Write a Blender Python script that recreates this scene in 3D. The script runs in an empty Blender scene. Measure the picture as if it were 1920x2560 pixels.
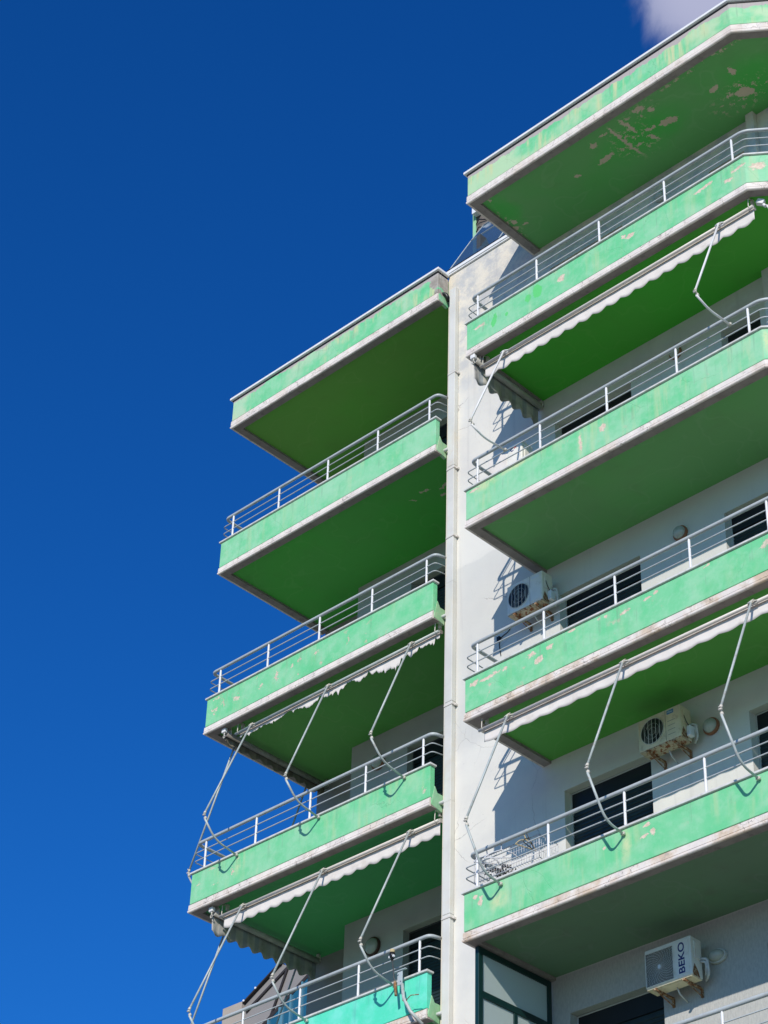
import bpy, bmesh, math, random
from mathutils import Vector, Matrix
random.seed(7)
scene = bpy.context.scene
COL = scene.collection

# ---------------------------------------------------------------- camera
CAM_C = (15.8877, -17.3263, -24.017)
CR = (0.718472, 0.695054, 0.026424)
CU = (0.402415, -0.44636, 0.799265)
CF = (-0.567327, 0.563616, 0.600397)
cam_d = bpy.data.cameras.new("camera")
cam = bpy.data.objects.new("camera", cam_d)
COL.objects.link(cam)
cam.matrix_world = Matrix(((CR[0], CU[0], -CF[0], CAM_C[0]), (CR[1], CU[1], -CF[1], CAM_C[1]),
                           (CR[2], CU[2], -CF[2], CAM_C[2]), (0, 0, 0, 1)))
cam_d.sensor_fit = 'VERTICAL'
cam_d.sensor_height = 24.0
cam_d.lens = 5501.808 / 2560 * 24.0
cam_d.clip_start = 0.1
cam_d.clip_end = 3000
scene.camera = cam

# ---------------------------------------------------------------- sun and sky
SUN_TO = Vector((0.835, -1.488, 0.925)).normalized()      # towards the sun
SUN_ELEV = math.asin(SUN_TO.z)
SUN_ROT = math.atan2(SUN_TO.x, SUN_TO.y)
world = bpy.data.worlds.new("World")
scene.world = world
world.use_nodes = True
wn = world.node_tree
wn.nodes.clear()
w_out = wn.nodes.new('ShaderNodeOutputWorld')
w_bg = wn.nodes.new('ShaderNodeBackground')
w_sky = wn.nodes.new('ShaderNodeTexSky')
w_sky.sky_type = 'NISHITA'
w_sky.sun_disc = False
w_sky.sun_elevation = SUN_ELEV
w_sky.sun_rotation = SUN_ROT
w_sky.altitude = 0
w_sky.air_density = 1.0
w_sky.dust_density = 0.2
w_sky.ozone_density = 4.0
w_bg.inputs['Strength'].default_value = 0.11
w_hs = wn.nodes.new('ShaderNodeHueSaturation')
w_hs.inputs['Hue'].default_value = 0.505
w_hs.inputs['Saturation'].default_value = 1.28
w_hs.inputs['Value'].default_value = 1.0
w_tint = wn.nodes.new('ShaderNodeMix'); w_tint.data_type = 'RGBA'; w_tint.blend_type = 'MULTIPLY'
w_tint.inputs['Factor'].default_value = 1.0
w_tint.inputs['B'].default_value = (.33, .87, 1.26, 1)
wn.links.new(w_sky.outputs[0], w_hs.inputs['Color'])
wn.links.new(w_hs.outputs[0], w_tint.inputs['A'])
# a small wisp of cloud high in the sky
w_tc = wn.nodes.new('ShaderNodeTexCoord')
w_dot = wn.nodes.new('ShaderNodeVectorMath'); w_dot.operation = 'DOT_PRODUCT'
cd = Vector((-0.351, 0.537, 0.767)).normalized()
w_dot.inputs[1].default_value = cd
wn.links.new(w_tc.outputs['Generated'], w_dot.inputs[0])
w_mr = wn.nodes.new('ShaderNodeMapRange'); w_mr.interpolation_type = 'SMOOTHSTEP'
w_mr.inputs['From Min'].default_value = math.cos(math.radians(2.6))
w_mr.inputs['From Max'].default_value = math.cos(math.radians(0.3))
wn.links.new(w_dot.outputs['Value'], w_mr.inputs['Value'])
w_no = wn.nodes.new('ShaderNodeTexNoise')
w_no.inputs['Scale'].default_value = 34.0
w_no.inputs['Detail'].default_value = 9.0; w_no.inputs['Distortion'].default_value = 0.35
w_no.inputs['Roughness'].default_value = 0.6
wn.links.new(w_tc.outputs['Generated'], w_no.inputs['Vector'])
w_mr2 = wn.nodes.new('ShaderNodeMapRange'); w_mr2.interpolation_type = 'SMOOTHSTEP'
w_mr2.inputs['From Min'].default_value = 0.30
w_mr2.inputs['From Max'].default_value = 0.74
wn.links.new(w_no.outputs['Fac'], w_mr2.inputs['Value'])
w_mul = wn.nodes.new('ShaderNodeMath'); w_mul.operation = 'MULTIPLY'; w_mul.use_clamp = True
wn.links.new(w_mr.outputs[0], w_mul.inputs[0]); wn.links.new(w_mr2.outputs[0], w_mul.inputs[1])
w_add = wn.nodes.new('ShaderNodeMath'); w_add.operation = 'MULTIPLY_ADD'; w_add.inputs[1].default_value = .62
wn.links.new(w_mr.outputs[0], w_add.inputs[0]); wn.links.new(w_no.outputs['Fac'], w_add.inputs[2])
w_mr3 = wn.nodes.new('ShaderNodeMapRange'); w_mr3.interpolation_type = 'SMOOTHSTEP'
w_mr3.inputs['From Min'].default_value = 0.64; w_mr3.inputs['From Max'].default_value = 1.12
wn.links.new(w_add.outputs[0], w_mr3.inputs['Value'])
w_mul2 = wn.nodes.new('ShaderNodeMath'); w_mul2.operation = 'MULTIPLY'; w_mul2.use_clamp = True
wn.links.new(w_mr3.outputs[0], w_mul2.inputs[0]); wn.links.new(w_mr.outputs[0], w_mul2.inputs[1])
w_mix = wn.nodes.new('ShaderNodeMix'); w_mix.data_type = 'RGBA'
wn.links.new(w_mul2.outputs[0], w_mix.inputs['Factor'])
wn.links.new(w_tint.outputs['Result'], w_mix.inputs['A'])
w_mix.inputs['B'].default_value = (4.0, 4.2, 5.9, 1)
wn.links.new(w_mix.outputs['Result'], w_bg.inputs['Color'])
wn.links.new(w_bg.outputs[0], w_out.inputs['Surface'])

sun_d = bpy.data.lights.new("sun", 'SUN')
sun_d.energy = 4.2
sun_d.angle = math.radians(0.5)
sun_d.color = (1.0, 0.94, 0.855)
sun = bpy.data.objects.new("sun", sun_d)
COL.objects.link(sun)
sun.rotation_euler = SUN_TO.to_track_quat('Z', 'Y').to_euler()

scene.render.engine = 'CYCLES'
scene.view_settings.view_transform = 'Standard'
scene.view_settings.look = 'None'
scene.view_settings.exposure = 0.0
scene.view_settings.gamma = 1.0
scene.cycles.max_bounces = 8
scene.cycles.diffuse_bounces = 5

# ---------------------------------------------------------------- dimensions
W = 1.488; XC = -1.757; A = 1.2444; XL = -6.5375; XR = -1.766; XK = 4.87
HG = 0.482; HB = 0.136; G0 = 0.428; B0 = 0.168
W1 = 3.07; W2 = 3.60; XW1 = -5.17; XW2 = -6.47
GROUND = -25.6
CH = Vector((0.80, 0.60))
def zt(k): return -3.0 * k
def hg(k): return HG if k else G0
def hb(k): return HB if k else B0
def zg(k): return zt(k) - hg(k)
def zb(k): return zg(k) - hb(k)

# ---------------------------------------------------------------- object helpers
WPOS = {}
def link(o, parent=None, local=False):
    COL.objects.link(o)
    if parent is not None:
        o.parent = parent
        if not local:
            o.location = -WPOS.get(parent.name, Vector((0, 0, 0)))
        WPOS[o.name] = Vector((0, 0, 0))
    return o
def tag(o, label=None, cat=None, group=None, kind=None):
    if label: o['label'] = label
    if cat: o['category'] = cat
    if group: o['group'] = group
    if kind: o['kind'] = kind
    return o
def empty(name, loc, rz=0.0, **kw):
    o = bpy.data.objects.new(name, None)
    o.empty_display_size = 0.2
    COL.objects.link(o)
    o.location = loc
    o.rotation_euler = (0, 0, rz)
    WPOS[o.name] = Vector(loc)
    return tag(o, **kw)

class MB:
    def __init__(s): s.v = []; s.f = []; s.sm = []
    def add(s, vs, fs, smooth=False):
        n = len(s.v); s.v += [tuple(v) for v in vs]
        for f in fs:
            s.f.append([i + n for i in f]); s.sm.append(smooth)
        return s
    def box(s, x0, x1, y0, y1, z0, z1):
        vs = [(x, y, z) for z in (z0, z1) for y in (y0, y1) for x in (x0, x1)]
        return s.add(vs, [(0, 2, 3, 1), (4, 5, 7, 6), (0, 1, 5, 4), (2, 6, 7, 3), (0, 4, 6, 2), (1, 3, 7, 5)])
    def obox(s, c, ex, ey, ez, sx, sy, sz):
        c = Vector(c); ex, ey, ez = Vector(ex).normalized(), Vector(ey).normalized(), Vector(ez).normalized()
        vs = [c + ex * sx * i + ey * sy * j + ez * sz * k for k in (-.5, .5) for j in (-.5, .5) for i in (-.5, .5)]
        return s.add(vs, [(0, 2, 3, 1), (4, 5, 7, 6), (0, 1, 5, 4), (2, 6, 7, 3), (0, 4, 6, 2), (1, 3, 7, 5)])
    def prism(s, poly, z0, z1):
        n = len(poly)
        vs = [(x, y, z0) for x, y in poly] + [(x, y, z1) for x, y in poly]
        fs = [list(range(n))[::-1], [i + n for i in range(n)]] + [(i, (i + 1) % n, (i + 1) % n + n, i + n) for i in range(n)]
        return s.add(vs, fs)
    def extr(s, poly, axis, t0, t1):
        """prism of a 2-D outline extruded along an axis (0: outline is y,z; 1: outline is x,z)"""
        n = len(poly)
        def P(a, b, t): return (t, a, b) if axis == 0 else (a, t, b)
        vs = [P(a, b, t0) for a, b in poly] + [P(a, b, t1) for a, b in poly]
        fs = [list(range(n)), [i + n for i in range(n)][::-1]] + [(i, i + n, (i + 1) % n + n, (i + 1) % n) for i in range(n)]
        return s.add(vs, fs)
    def tube(s, pts, r, n=10, caps=True):
        pts = [Vector(p) for p in pts]
        rs = r if isinstance(r, (list, tuple)) else [r] * len(pts)
        ts = []
        for i in range(len(pts)):
            d = Vector((0, 0, 0))
            if i > 0: d += (pts[i] - pts[i - 1]).normalized()
            if i < len(pts) - 1: d += (pts[i + 1] - pts[i]).normalized()
            ts.append(d.normalized())
        up = Vector((0, 0, 1)) if abs(ts[0].z) < .9 else Vector((1, 0, 0))
        u = ts[0].cross(up).normalized()
        rings = []
        for i, p in enumerate(pts):
            u = (u - ts[i] * u.dot(ts[i])).normalized()
            v = ts[i].cross(u)
            k = 1.0
            if 0 < i < len(pts) - 1:
                c = (pts[i] - pts[i - 1]).normalized().dot(ts[i]); k = 1 / max(c, .5)
            rings.append([p + (u * math.cos(a) + v * math.sin(a)) * rs[i] * (1 if k < 1.02 else k ** .5) for a in [2 * math.pi * j / n for j in range(n)]])
        vs = [q for rg in rings for q in rg]
        fs = []
        for i in range(len(pts) - 1):
            for j in range(n):
                fs.append((i * n + j, i * n + (j + 1) % n, (i + 1) * n + (j + 1) % n, (i + 1) * n + j))
        s.add(vs, fs, True)
        if caps:
            s.add(rings[0], [list(range(n))[::-1]]); s.add(rings[-1], [list(range(n))])
        return s
    def sweep(s, path, prof, smooth=False):
        """closed profile of (outward offset, z) swept along a horizontal polyline; outward is to the right"""
        m = len(prof); P = [Vector(p) for p in path]; vs = []
        for i in range(len(P)):
            ns = []
            if i > 0:
                d = (P[i] - P[i - 1]).normalized(); ns.append(Vector((d.y, -d.x)))
            if i < len(P) - 1:
                d = (P[i + 1] - P[i]).normalized(); ns.append(Vector((d.y, -d.x)))
            nn = ns[0] if len(ns) == 1 else (ns[0] + ns[1]) / (1 + ns[0].dot(ns[1]))
            for o, z in prof: vs.append((P[i].x + nn.x * o, P[i].y + nn.y * o, z))
        fs = []
        for i in range(len(P) - 1):
            for j in range(m):
                fs.append((i * m + j, (i + 1) * m + j, (i + 1) * m + (j + 1) % m, i * m + (j + 1) % m))
        L = (len(P) - 1) * m
        fs += [list(range(m)), [L + j for j in range(m)][::-1]]
        return s.add(vs, fs, smooth)
    def build(s, name, mat, parent=None, local=False, bevel=0.0, recalc=True, sharp=40):
        me = bpy.data.meshes.new(name)
        me.from_pydata(s.v, [], s.f)
        me.polygons.foreach_set('use_smooth', s.sm)
        me.materials.append(mat)
        if recalc:
            bm = bmesh.new(); bm.from_mesh(me)
            bmesh.ops.remove_doubles(bm, verts=bm.verts, dist=1e-5)
            bmesh.ops.recalc_face_normals(bm, faces=bm.faces)
            bm.to_mesh(me); bm.free()
        o = bpy.data.objects.new(name, me)
        link(o, parent, local)
        if bevel:
            b = o.modifiers.new('bevel', 'BEVEL'); b.width = bevel; b.segments = 2; b.limit_method = 'ANGLE'; b.angle_limit = math.radians(35)
        return o

def offset_path(path, o):
    P = [Vector(p) for p in path]; out = []
    for i in range(len(P)):
        ns = []
        if i > 0:
            d = (P[i] - P[i - 1]).normalized(); ns.append(Vector((d.y, -d.x)))
        if i < len(P) - 1:
            d = (P[i + 1] - P[i]).normalized(); ns.append(Vector((d.y, -d.x)))
        nn = ns[0] if len(ns) == 1 else (ns[0] + ns[1]) / (1 + ns[0].dot(ns[1]))
        out.append(P[i] + nn * o)
    return out
def fillet(pts, r, n=5):
    P = [Vector(p) for p in pts]; out = [P[0]]
    for i in range(1, len(P) - 1):
        a = (P[i - 1] - P[i]); b = (P[i + 1] - P[i])
        t = min(r, a.length * .45, b.length * .45)
        p0 = P[i] + a.normalized() * t; p1 = P[i] + b.normalized() * t
        for k in range(n + 1):
            u = k / n
            out.append(p0 * (1 - u) ** 2 + P[i] * 2 * u * (1 - u) + p1 * u * u)
    out.append(P[-1]); return out
def pt(d, u):  # point on polyline at index+fraction
    return d

# ---------------------------------------------------------------- materials
class NT:
    def __init__(s, name):
        s.m = bpy.data.materials.new(name); s.m.use_nodes = True; s.t = s.m.node_tree; s.t.nodes.clear()
        s.out = s.t.nodes.new('ShaderNodeOutputMaterial'); s.b = s.t.nodes.new('ShaderNodeBsdfPrincipled')
        s.t.links.new(s.b.outputs[0], s.out.inputs[0])
        s.tc = s.t.nodes.new('ShaderNodeTexCoord'); s.P = s.tc.outputs['Object']
    def n(s, ty, **kw):
        nd = s.t.nodes.new(ty)
        for k, v in kw.items(): setattr(nd, k, v)
        return nd
    def set(s, inp, v):
        if isinstance(v, bpy.types.NodeSocket): s.t.links.new(v, inp)
        else:
            if isinstance(v, (tuple, list)) and len(v) == 3 and inp.type == 'RGBA': v = (*v, 1)
            inp.default_value = v
    def math(s, op, a, b=0.0, clamp=False):
        nd = s.n('ShaderNodeMath', operation=op, use_clamp=clamp); s.set(nd.inputs[0], a); s.set(nd.inputs[1], b); return nd.outputs[0]
    def vmul(s, v, k):
        nd = s.n('ShaderNodeVectorMath', operation='MULTIPLY'); s.set(nd.inputs[0], v); s.set(nd.inputs[1], k); return nd.outputs[0]
    def vadd(s, v, k):
        nd = s.n('ShaderNodeVectorMath', operation='ADD'); s.set(nd.inputs[0], v); s.set(nd.inputs[1], k); return nd.outputs[0]
    def noise(s, v, scale, detail=4, rough=.55, color=False, dist=0.0):
        nd = s.n('ShaderNodeTexNoise'); s.set(nd.inputs['Vector'], v)
        nd.inputs['Scale'].default_value = scale; nd.inputs['Detail'].default_value = detail
        nd.inputs['Roughness'].default_value = rough; nd.inputs['Distortion'].default_value = dist
        return nd.outputs['Color' if color else 'Fac']
    def ramp(s, v, a, b, smooth=True):
        nd = s.n('ShaderNodeMapRange', interpolation_type='SMOOTHSTEP' if smooth else 'LINEAR'); nd.clamp = True
        s.set(nd.inputs['Value'], v); s.set(nd.inputs['From Min'], a); s.set(nd.inputs['From Max'], b); return nd.outputs[0]
    def mix(s, f, a, b, mode='MIX'):
        nd = s.n('ShaderNodeMix', data_type='RGBA', blend_type=mode); s.set(nd.inputs['Factor'], f); s.set(nd.inputs['A'], a); s.set(nd.inputs['B'], b); return nd.outputs['Result']
    def sep(s, v):
        nd = s.n('ShaderNodeSeparateXYZ'); s.set(nd.inputs[0], v); return nd.outputs
    def crack(s, v, scale, width, warp=.25):
        wv = s.vadd(v, s.vmul(s.vadd(s.noise(v, scale * 1.5, 5, .6, color=True), (-.5, -.5, -.5)), (warp, warp, warp)))
        nd = s.n('ShaderNodeTexVoronoi', feature='DISTANCE_TO_EDGE'); s.set(nd.inputs['Vector'], wv); nd.inputs['Scale'].default_value = scale
        return s.ramp(nd.outputs['Distance'], width, 0.0)
    def blobs(s, v, L, soft=.25, warp=.10, wscale=14):
        wv = s.vadd(v, s.vmul(s.vadd(s.noise(v, wscale, 4, .65, color=True), (-.5, -.5, -.5)), (warp, warp, warp)))
        acc = None
        for c, r, rot in L:
            nd = s.n('ShaderNodeMapping', vector_type='TEXTURE'); s.set(nd.inputs['Vector'], wv)
            nd.inputs['Location'].default_value = c; nd.inputs['Scale'].default_value = r; nd.inputs['Rotation'].default_value = rot
            ln = s.n('ShaderNodeVectorMath', operation='LENGTH'); s.set(ln.inputs[0], nd.outputs[0])
            acc = ln.outputs['Value'] if acc is None else s.math('MINIMUM', acc, ln.outputs['Value'])
        return s.ramp(acc, 1.0, 1.0 - soft)
    def finish(s, col, rough=.8, bump=None, bstr=.3, bdist=.01, spec=.3):
        s.set(s.b.inputs['Base Color'], col); s.set(s.b.inputs['Roughness'], rough)
        s.b.inputs['Specular IOR Level'].default_value = spec
        if bump is not None:
            bn = s.n('ShaderNodeBump'); bn.inputs['Strength'].default_value = bstr; bn.inputs['Distance'].default_value = bdist
            s.set(bn.inputs['Height'], bump); s.t.links.new(bn.outputs[0], s.b.inputs['Normal'])
        return s.m

MINT = (.140, .550, .258)
PLASTER = (.60, .47, .36)
def mint_paint(name, seed, mint=MINT, pale=.35, yellow=.25, peel=.12, top_peel=None, blobs=(), bright=(), crk=.18, fine=.5, cream=None, pink=(), ystreak=()):
    N = NT(name)
    V = N.vadd(N.P, (seed * 7.3, seed * 3.1, 0))
    big = N.noise(V, .9, 4, .6)
    mid = N.noise(V, 3.2, 5, .62)
    fin = N.noise(V, 11, 6, .65)
    streak = N.noise(N.vmul(V, (5.5, 5.5, .55)), 1.3, 4, .6)
    c = N.mix(N.ramp(mid, .38, .70), mint, (mint[0] * 1.5 + .05, mint[1] * 1.07, mint[2] * 1.24 + .02))
    c = N.mix(N.math('MULTIPLY', N.ramp(fin, .46, .66), .38 * fine + .12), c, (mint[0] * 1.9 + .08, min(.76, mint[1] * 1.12), mint[2] * 1.45 + .04))
    c = N.mix(N.math('MULTIPLY', N.ramp(big, .45, .60), pale), c, cream or (.36, .62, .42))
    c = N.mix(N.math('MULTIPLY', N.ramp(N.noise(V, 2.1, 5, .6), .46, .34), .30), c, (mint[0] * .62, mint[1] * .86, mint[2] * .72))
    ym = N.math('MULTIPLY', N.ramp(streak, .46, .68), N.ramp(N.noise(V, 1.5, 3, .5), .40, .56))
    c = N.mix(N.math('MULTIPLY', ym, yellow, True), c, (.52, .58, .32))
    # worn patches of bare plaster
    pn = N.noise(V, 4.2, 8, .68, dist=.4)
    pz = N.ramp(N.noise(V, .85, 3, .5), .46, .60)
    pm = N.math('MULTIPLY', N.ramp(pn, .60, .66), pz)
    pm = N.math('MULTIPLY', pm, min(1.0, peel * 4), True)
    sp = N.ramp(N.noise(V, 17, 4, .7), .69, .73)
    pm = N.math('MAXIMUM', pm, N.math('MULTIPLY', sp, min(.6, peel * 2)))
    c = N.mix(pm, c, PLASTER)
    if ystreak:
        ys = N.blobs(N.P, [((x_, 0, z_), (rx_, 3, rz2), (0, 0, 0)) for x_, z_, rx_, rz2 in ystreak], .95, .10, 6)
        c = N.mix(N.math('MULTIPLY', ys, N.ramp(fin, .25, .6)), c, (.52, .62, .34))
    if pink:
        pk = N.blobs(N.P, [((x_, 0, z_), (rx_ * 1.6, 3, rz2 * 1.4), (0, -.12, 0)) for x_, z_, rx_, rz2 in pink], .95, .10, 8)
        pk = N.ramp(N.math('ADD', N.math('MULTIPLY', pk, .42), N.noise(N.vmul(V, (.75, .75, 1.15)), 19, 8, .76)), .73, .77)
        c = N.mix(pk, c, N.mix(N.ramp(N.noise(V, 20, 3, .6), .4, .6), PLASTER, (.70, .58, .46))); pm = N.math('MAXIMUM', pm, pk)
    if bright:
        c = N.mix(N.blobs(N.P, bright, .12, .08), c, (mint[0] * .85, .58, mint[2] * .68))
    if blobs:
        bm_ = N.blobs(N.P, blobs, .18, .16); pm = N.math('MAXIMUM', pm, bm_)
        c = N.mix(bm_, c, N.mix(N.ramp(fin, .4, .6), (.30, .27, .23), (.40, .37, .32)))
    if top_peel is not None:
        z = N.sep(N.P)[2]
        edge = N.math('ADD', z, N.math('MULTIPLY', N.noise(N.vmul(V, (1, 1, .2)), 3.3, 6, .62), .34))
        tp = N.ramp(edge, top_peel - .004, top_peel + .004)
        c = N.mix(tp, c, (.42, .38, .36)); pm = N.math('MAXIMUM', pm, tp)
    z3 = N.sep(N.P)[2]; zl = N.math('FRACT', N.math('DIVIDE', N.math('SUBTRACT', 0.0, z3), 3.0))
    dr = N.math('MULTIPLY', N.ramp(N.noise(N.vmul(V, (16, 16, 1.2)), 1.0, 4, .6), .56, .72), N.ramp(N.math('SUBTRACT', zl, N.math('MULTIPLY', mid, .14)), .05, .0))
    c = N.mix(N.math('MULTIPLY', dr, .45), c, (mint[0] * 1.3, mint[1] * .62, mint[2] * .85))
    ck = N.math('MULTIPLY', N.crack(V, 1.1, .006), N.ramp(N.noise(V, 1.2, 2, .5), .52, .6))
    c = N.mix(N.math('MULTIPLY', ck, crk), c, (mint[0] * .4, mint[1] * .45, mint[2] * .4))
    h = N.math('SUBTRACT', N.math('MULTIPLY', fin, .35), N.math('ADD', N.math('MULTIPLY', pm, .5), N.math('MULTIPLY', ck, .6)))
    h = N.math('ADD', h, N.math('MULTIPLY', mid, .8))
    return N.finish(c, .75, h, .35, .012, .25)

def soffit_paint(name, base, seed, blobs=(), stains=(), vary=.5, grime=.25, hi=None):
    N = NT(name)
    V = N.vadd(N.P, (seed * 5.7, seed * 2.3, seed))
    big = N.noise(V, .55, 3, .5)
    mid = N.noise(V, 2.6, 5, .6)
    base = (base[0] * 1.78, base[1] * 2.02, base[2] * 1.58); hi = hi and (hi[0] * 1.7, hi[1] * 1.95, hi[2] * 1.4)
    hi = hi or (base[0] * .75, base[1] * 1.12, base[2] * .75)
    c = N.mix(N.math('MULTIPLY', N.ramp(big, .42, .62), vary), base, hi)
    c = N.mix(N.math('MULTIPLY', N.ramp(mid, .5, .75), grime), c, (base[0] * .8 + .02, base[1] * .7, base[2] * .8))
    h = N.math('MULTIPLY', N.noise(V, 9, 5, .6), .4)
    rings = N.noise(V, 1.6, 2, .4); rg = N.math('ABSOLUTE', N.math('SUBTRACT', rings, .56)); c = N.mix(N.math('MULTIPLY', N.ramp(rg, .018, .0), .22), c, (base[0] * 1.5 + .03, base[1] * 1.15, base[2] * 1.5 + .02))
    x_, y_, z_ = N.sep(N.P); edge = N.ramp(N.math('ADD', y_, N.math('MULTIPLY', mid, .25)), 1.62, 1.72) if seed < 6 else N.ramp(y_, 9, 10)
    c = N.mix(N.math('MULTIPLY', N.ramp(N.noise(N.vmul(V, (.6, 5, 1)), 2.0, 4, .6), .55, .75), .18), c, (base[0] * .7, base[1] * .8, base[2] * .7))
    if stains:
        c = N.mix(N.math('MULTIPLY', N.blobs(N.P, stains, .8, .35, 4), .75), c, hi)
    if blobs:
        m = N.blobs(N.P, blobs, .12, .17, 17)
        sp = N.math('MULTIPLY', N.ramp(N.noise(V, 11, 7, .74), .555, .575), N.math('MULTIPLY', 1.0 if seed == 1 else 0.0, N.blobs(N.P, [((3.0, .32, -.57), (.42, .18, .3), (0, 0, 0)), ((4.3, 1.05, -.57), (.7, .35, .3), (0, 0, 0)), ((2.6, .7, -.57), (.45, .45, .3), (0, 0, 0)), ((4.2, .2, -.57), (1.2, .06, .3), (0, 0, 0)), ((.15, .8, -.57), (.12, .5, .3), (0, 0, 0))], .6, .1, 5)))
        m = N.math('MAXIMUM', m, sp)
        c = N.mix(m, c, N.mix(mid, (.44, .35, .25), (.74, .62, .45)))
        h = N.math('SUBTRACT', h, N.math('MULTIPLY', m, 1.0))
    return N.finish(c, .7, h, .3, .01, .3)

def band_paint(name, seed, stain=.2, base=(.78, .71, .64), brown=(.56, .42, .29)):
    N = NT(name)
    V = N.vadd(N.P, (seed * 4.1, seed * 9.2, 0))
    c = N.mix(N.ramp(N.noise(V, 6, 5, .6), .35, .7), base, (base[0] * .86, base[1] * .86, base[2] * .88))
    c = N.mix(N.math('MULTIPLY', N.ramp(N.noise(V, 2.0, 6, .65), .46, .62), stain), c, brown)
    c = N.mix(N.math('MULTIPLY', N.ramp(N.noise(N.vmul(V, (14, 14, 1)), 1.0, 4, .6), .55, .72), .35), c, (.42, .38, .33))
    c = N.mix(N.math('MULTIPLY', N.ramp(N.noise(V, 8, 6, .7), .58, .66), min(.7, .12 + stain * .7)), c, (.40, .36, .32))
    ck = N.math('MULTIPLY', N.crack(V, 4.0, .016, .3), N.ramp(N.noise(V, 1.6, 3, .5), .42, .56))
    c = N.mix(N.math('MULTIPLY', ck, .85), c, (.12, .10, .09))
    h = N.math('SUBTRACT', N.math('MULTIPLY', N.noise(V, 12, 6, .65), .6), ck)
    return N.finish(c, .8, h, .5, .008, .25)

def wall_paint(name, base=(.69, .665, .60)):
    N = NT(name)
    c = N.mix(N.ramp(N.noise(N.P, 1.2, 5, .6), .35, .68), base, (base[0] * .89, base[1] * .895, base[2] * .92))
    # rough, weathered upper corner and left edge
    x, y, z = N.sep(N.P)
    nz = N.noise(N.P, 1.3, 5, .65)
    up = N.ramp(N.math('ADD', z, N.math('MULTIPLY', nz, 3.0)), -2.6, 1.2)
    c = N.mix(N.math('MULTIPLY', up, .75), c, N.mix(N.ramp(N.noise(N.P, 3.5, 6, .65), .38, .62), (.72, .65, .52), (.43, .43, .42)))
    ed = N.ramp(N.math('ADD', x, N.math('MULTIPLY', N.noise(N.P, 2.2, 4, .6), .5)), -1.25, -1.62)
    c = N.mix(N.math('MULTIPLY', ed, .55), c, (.66, .56, .38))
    # a repainted panel, slightly greyer
    rp = N.math('MULTIPLY', N.ramp(N.math('ADD', z, N.math('MULTIPLY', N.noise(N.P, .9, 3, .5), .35)), -5.62, -5.68), N.ramp(z, -8.9, -8.6))
    c = N.mix(N.math('MULTIPLY', rp, .5), c, (.52, .515, .48))
    drip = N.noise(N.vmul(N.P, (7, 7, .35)), 1.0, 4, .6)
    c = N.mix(N.math('MULTIPLY', N.ramp(drip, .58, .75), .25), c, (.42, .40, .38))
    ck = N.math('MULTIPLY', N.crack(N.P, .9, .005, .35), N.ramp(N.noise(N.P, 1.0, 2, .5), .45, .6))
    ck = N.math('MULTIPLY', ck, N.ramp(x, .1, -.2)); c = N.mix(N.math('MULTIPLY', ck, .6), c, (.25, .23, .21))
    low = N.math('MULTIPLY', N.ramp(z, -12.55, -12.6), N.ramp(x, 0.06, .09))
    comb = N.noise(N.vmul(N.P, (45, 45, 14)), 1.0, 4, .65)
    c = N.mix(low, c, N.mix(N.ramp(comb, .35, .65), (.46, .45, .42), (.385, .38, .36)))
    spk = N.ramp(N.noise(N.P, 30, 3, .6), .68, .74)
    c = N.mix(N.math('MULTIPLY', spk, .25), c, (.30, .28, .26))
    h = N.math('SUBTRACT', N.math('ADD', N.math('MULTIPLY', N.noise(N.P, 3.0, 6, .65), N.math('ADD', .5, N.math('MULTIPLY', up, 4.0))), N.math('MULTIPLY', N.noise(N.P, 26, 3, .6), .25)), ck)
    return N.finish(c, .85, h, .30, .012, .2)

def simple(name, col, rough=.6, var=.12, scale=8, metal=0.0, bstr=.1, spec=.4, dirt=None, dirt_amt=.3, dlo=.52, dhi=.7):
    N = NT(name)
    c = N.mix(N.ramp(N.noise(N.P, scale, 4, .6), .35, .7), col, tuple(v * (1 - var) for v in col))
    if dirt: c = N.mix(N.math('MULTIPLY', N.ramp(N.noise(N.P, scale * 1.7, 6, .68), dlo, dhi), dirt_amt), c, dirt)
    N.b.inputs['Metallic'].default_value = metal
    return N.finish(c, rough, N.noise(N.P, scale * 4, 3, .6), bstr, .004, spec)

M = {}
M['wall'] = wall_paint('white_wall_plaster')
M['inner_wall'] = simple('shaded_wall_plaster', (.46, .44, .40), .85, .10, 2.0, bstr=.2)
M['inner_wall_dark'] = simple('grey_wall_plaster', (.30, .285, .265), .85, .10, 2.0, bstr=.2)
M['margin'] = simple('shade_toned_soffit_margin', (.30, .262, .235), .85, .2, 5, bstr=.3, dirt=(.13, .11, .10), dirt_amt=.5)  # underside of the band, its shade put into a darker grey base colour
M['rough_white'] = simple('roughcast', (.60, .60, .60), .9, .25, 14, bstr=.6)
M['rail_grey'] = simple('pale_blue_grey_rail_paint', (.44, .475, .475), .42, .12, 5, bstr=.05, spec=.5, dirt=(.25, .22, .2), dirt_amt=.25)
M['rail_white'] = simple('white_post_paint', (.74, .74, .74), .5, .1, 5, bstr=.05, dirt=(.45, .30, .18), dirt_amt=.4, dlo=.58, dhi=.72)
M['cap_white'] = simple('white_coping_paint', (.66, .65, .62), .7, .2, 9, bstr=.3, dirt=(.30, .27, .24), dirt_amt=.4)
M['gutter'] = simple('white_metal_gutter', (.80, .79, .77), .45, .1, 6, bstr=.05)
M['arm_grey'] = simple('grey_painted_steel_arm', (.43, .475, .46), .4, .15, 9, bstr=.05, spec=.5, dirt=(.26, .17, .11), dirt_amt=.55)
M['arm_white'] = simple('white_painted_steel_arm', (.76, .75, .73), .45, .08, 9, bstr=.05)
M['joint'] = simple('cream_cast_joint', (.62, .58, .50), .5, .2, 30, bstr=.1)
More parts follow.
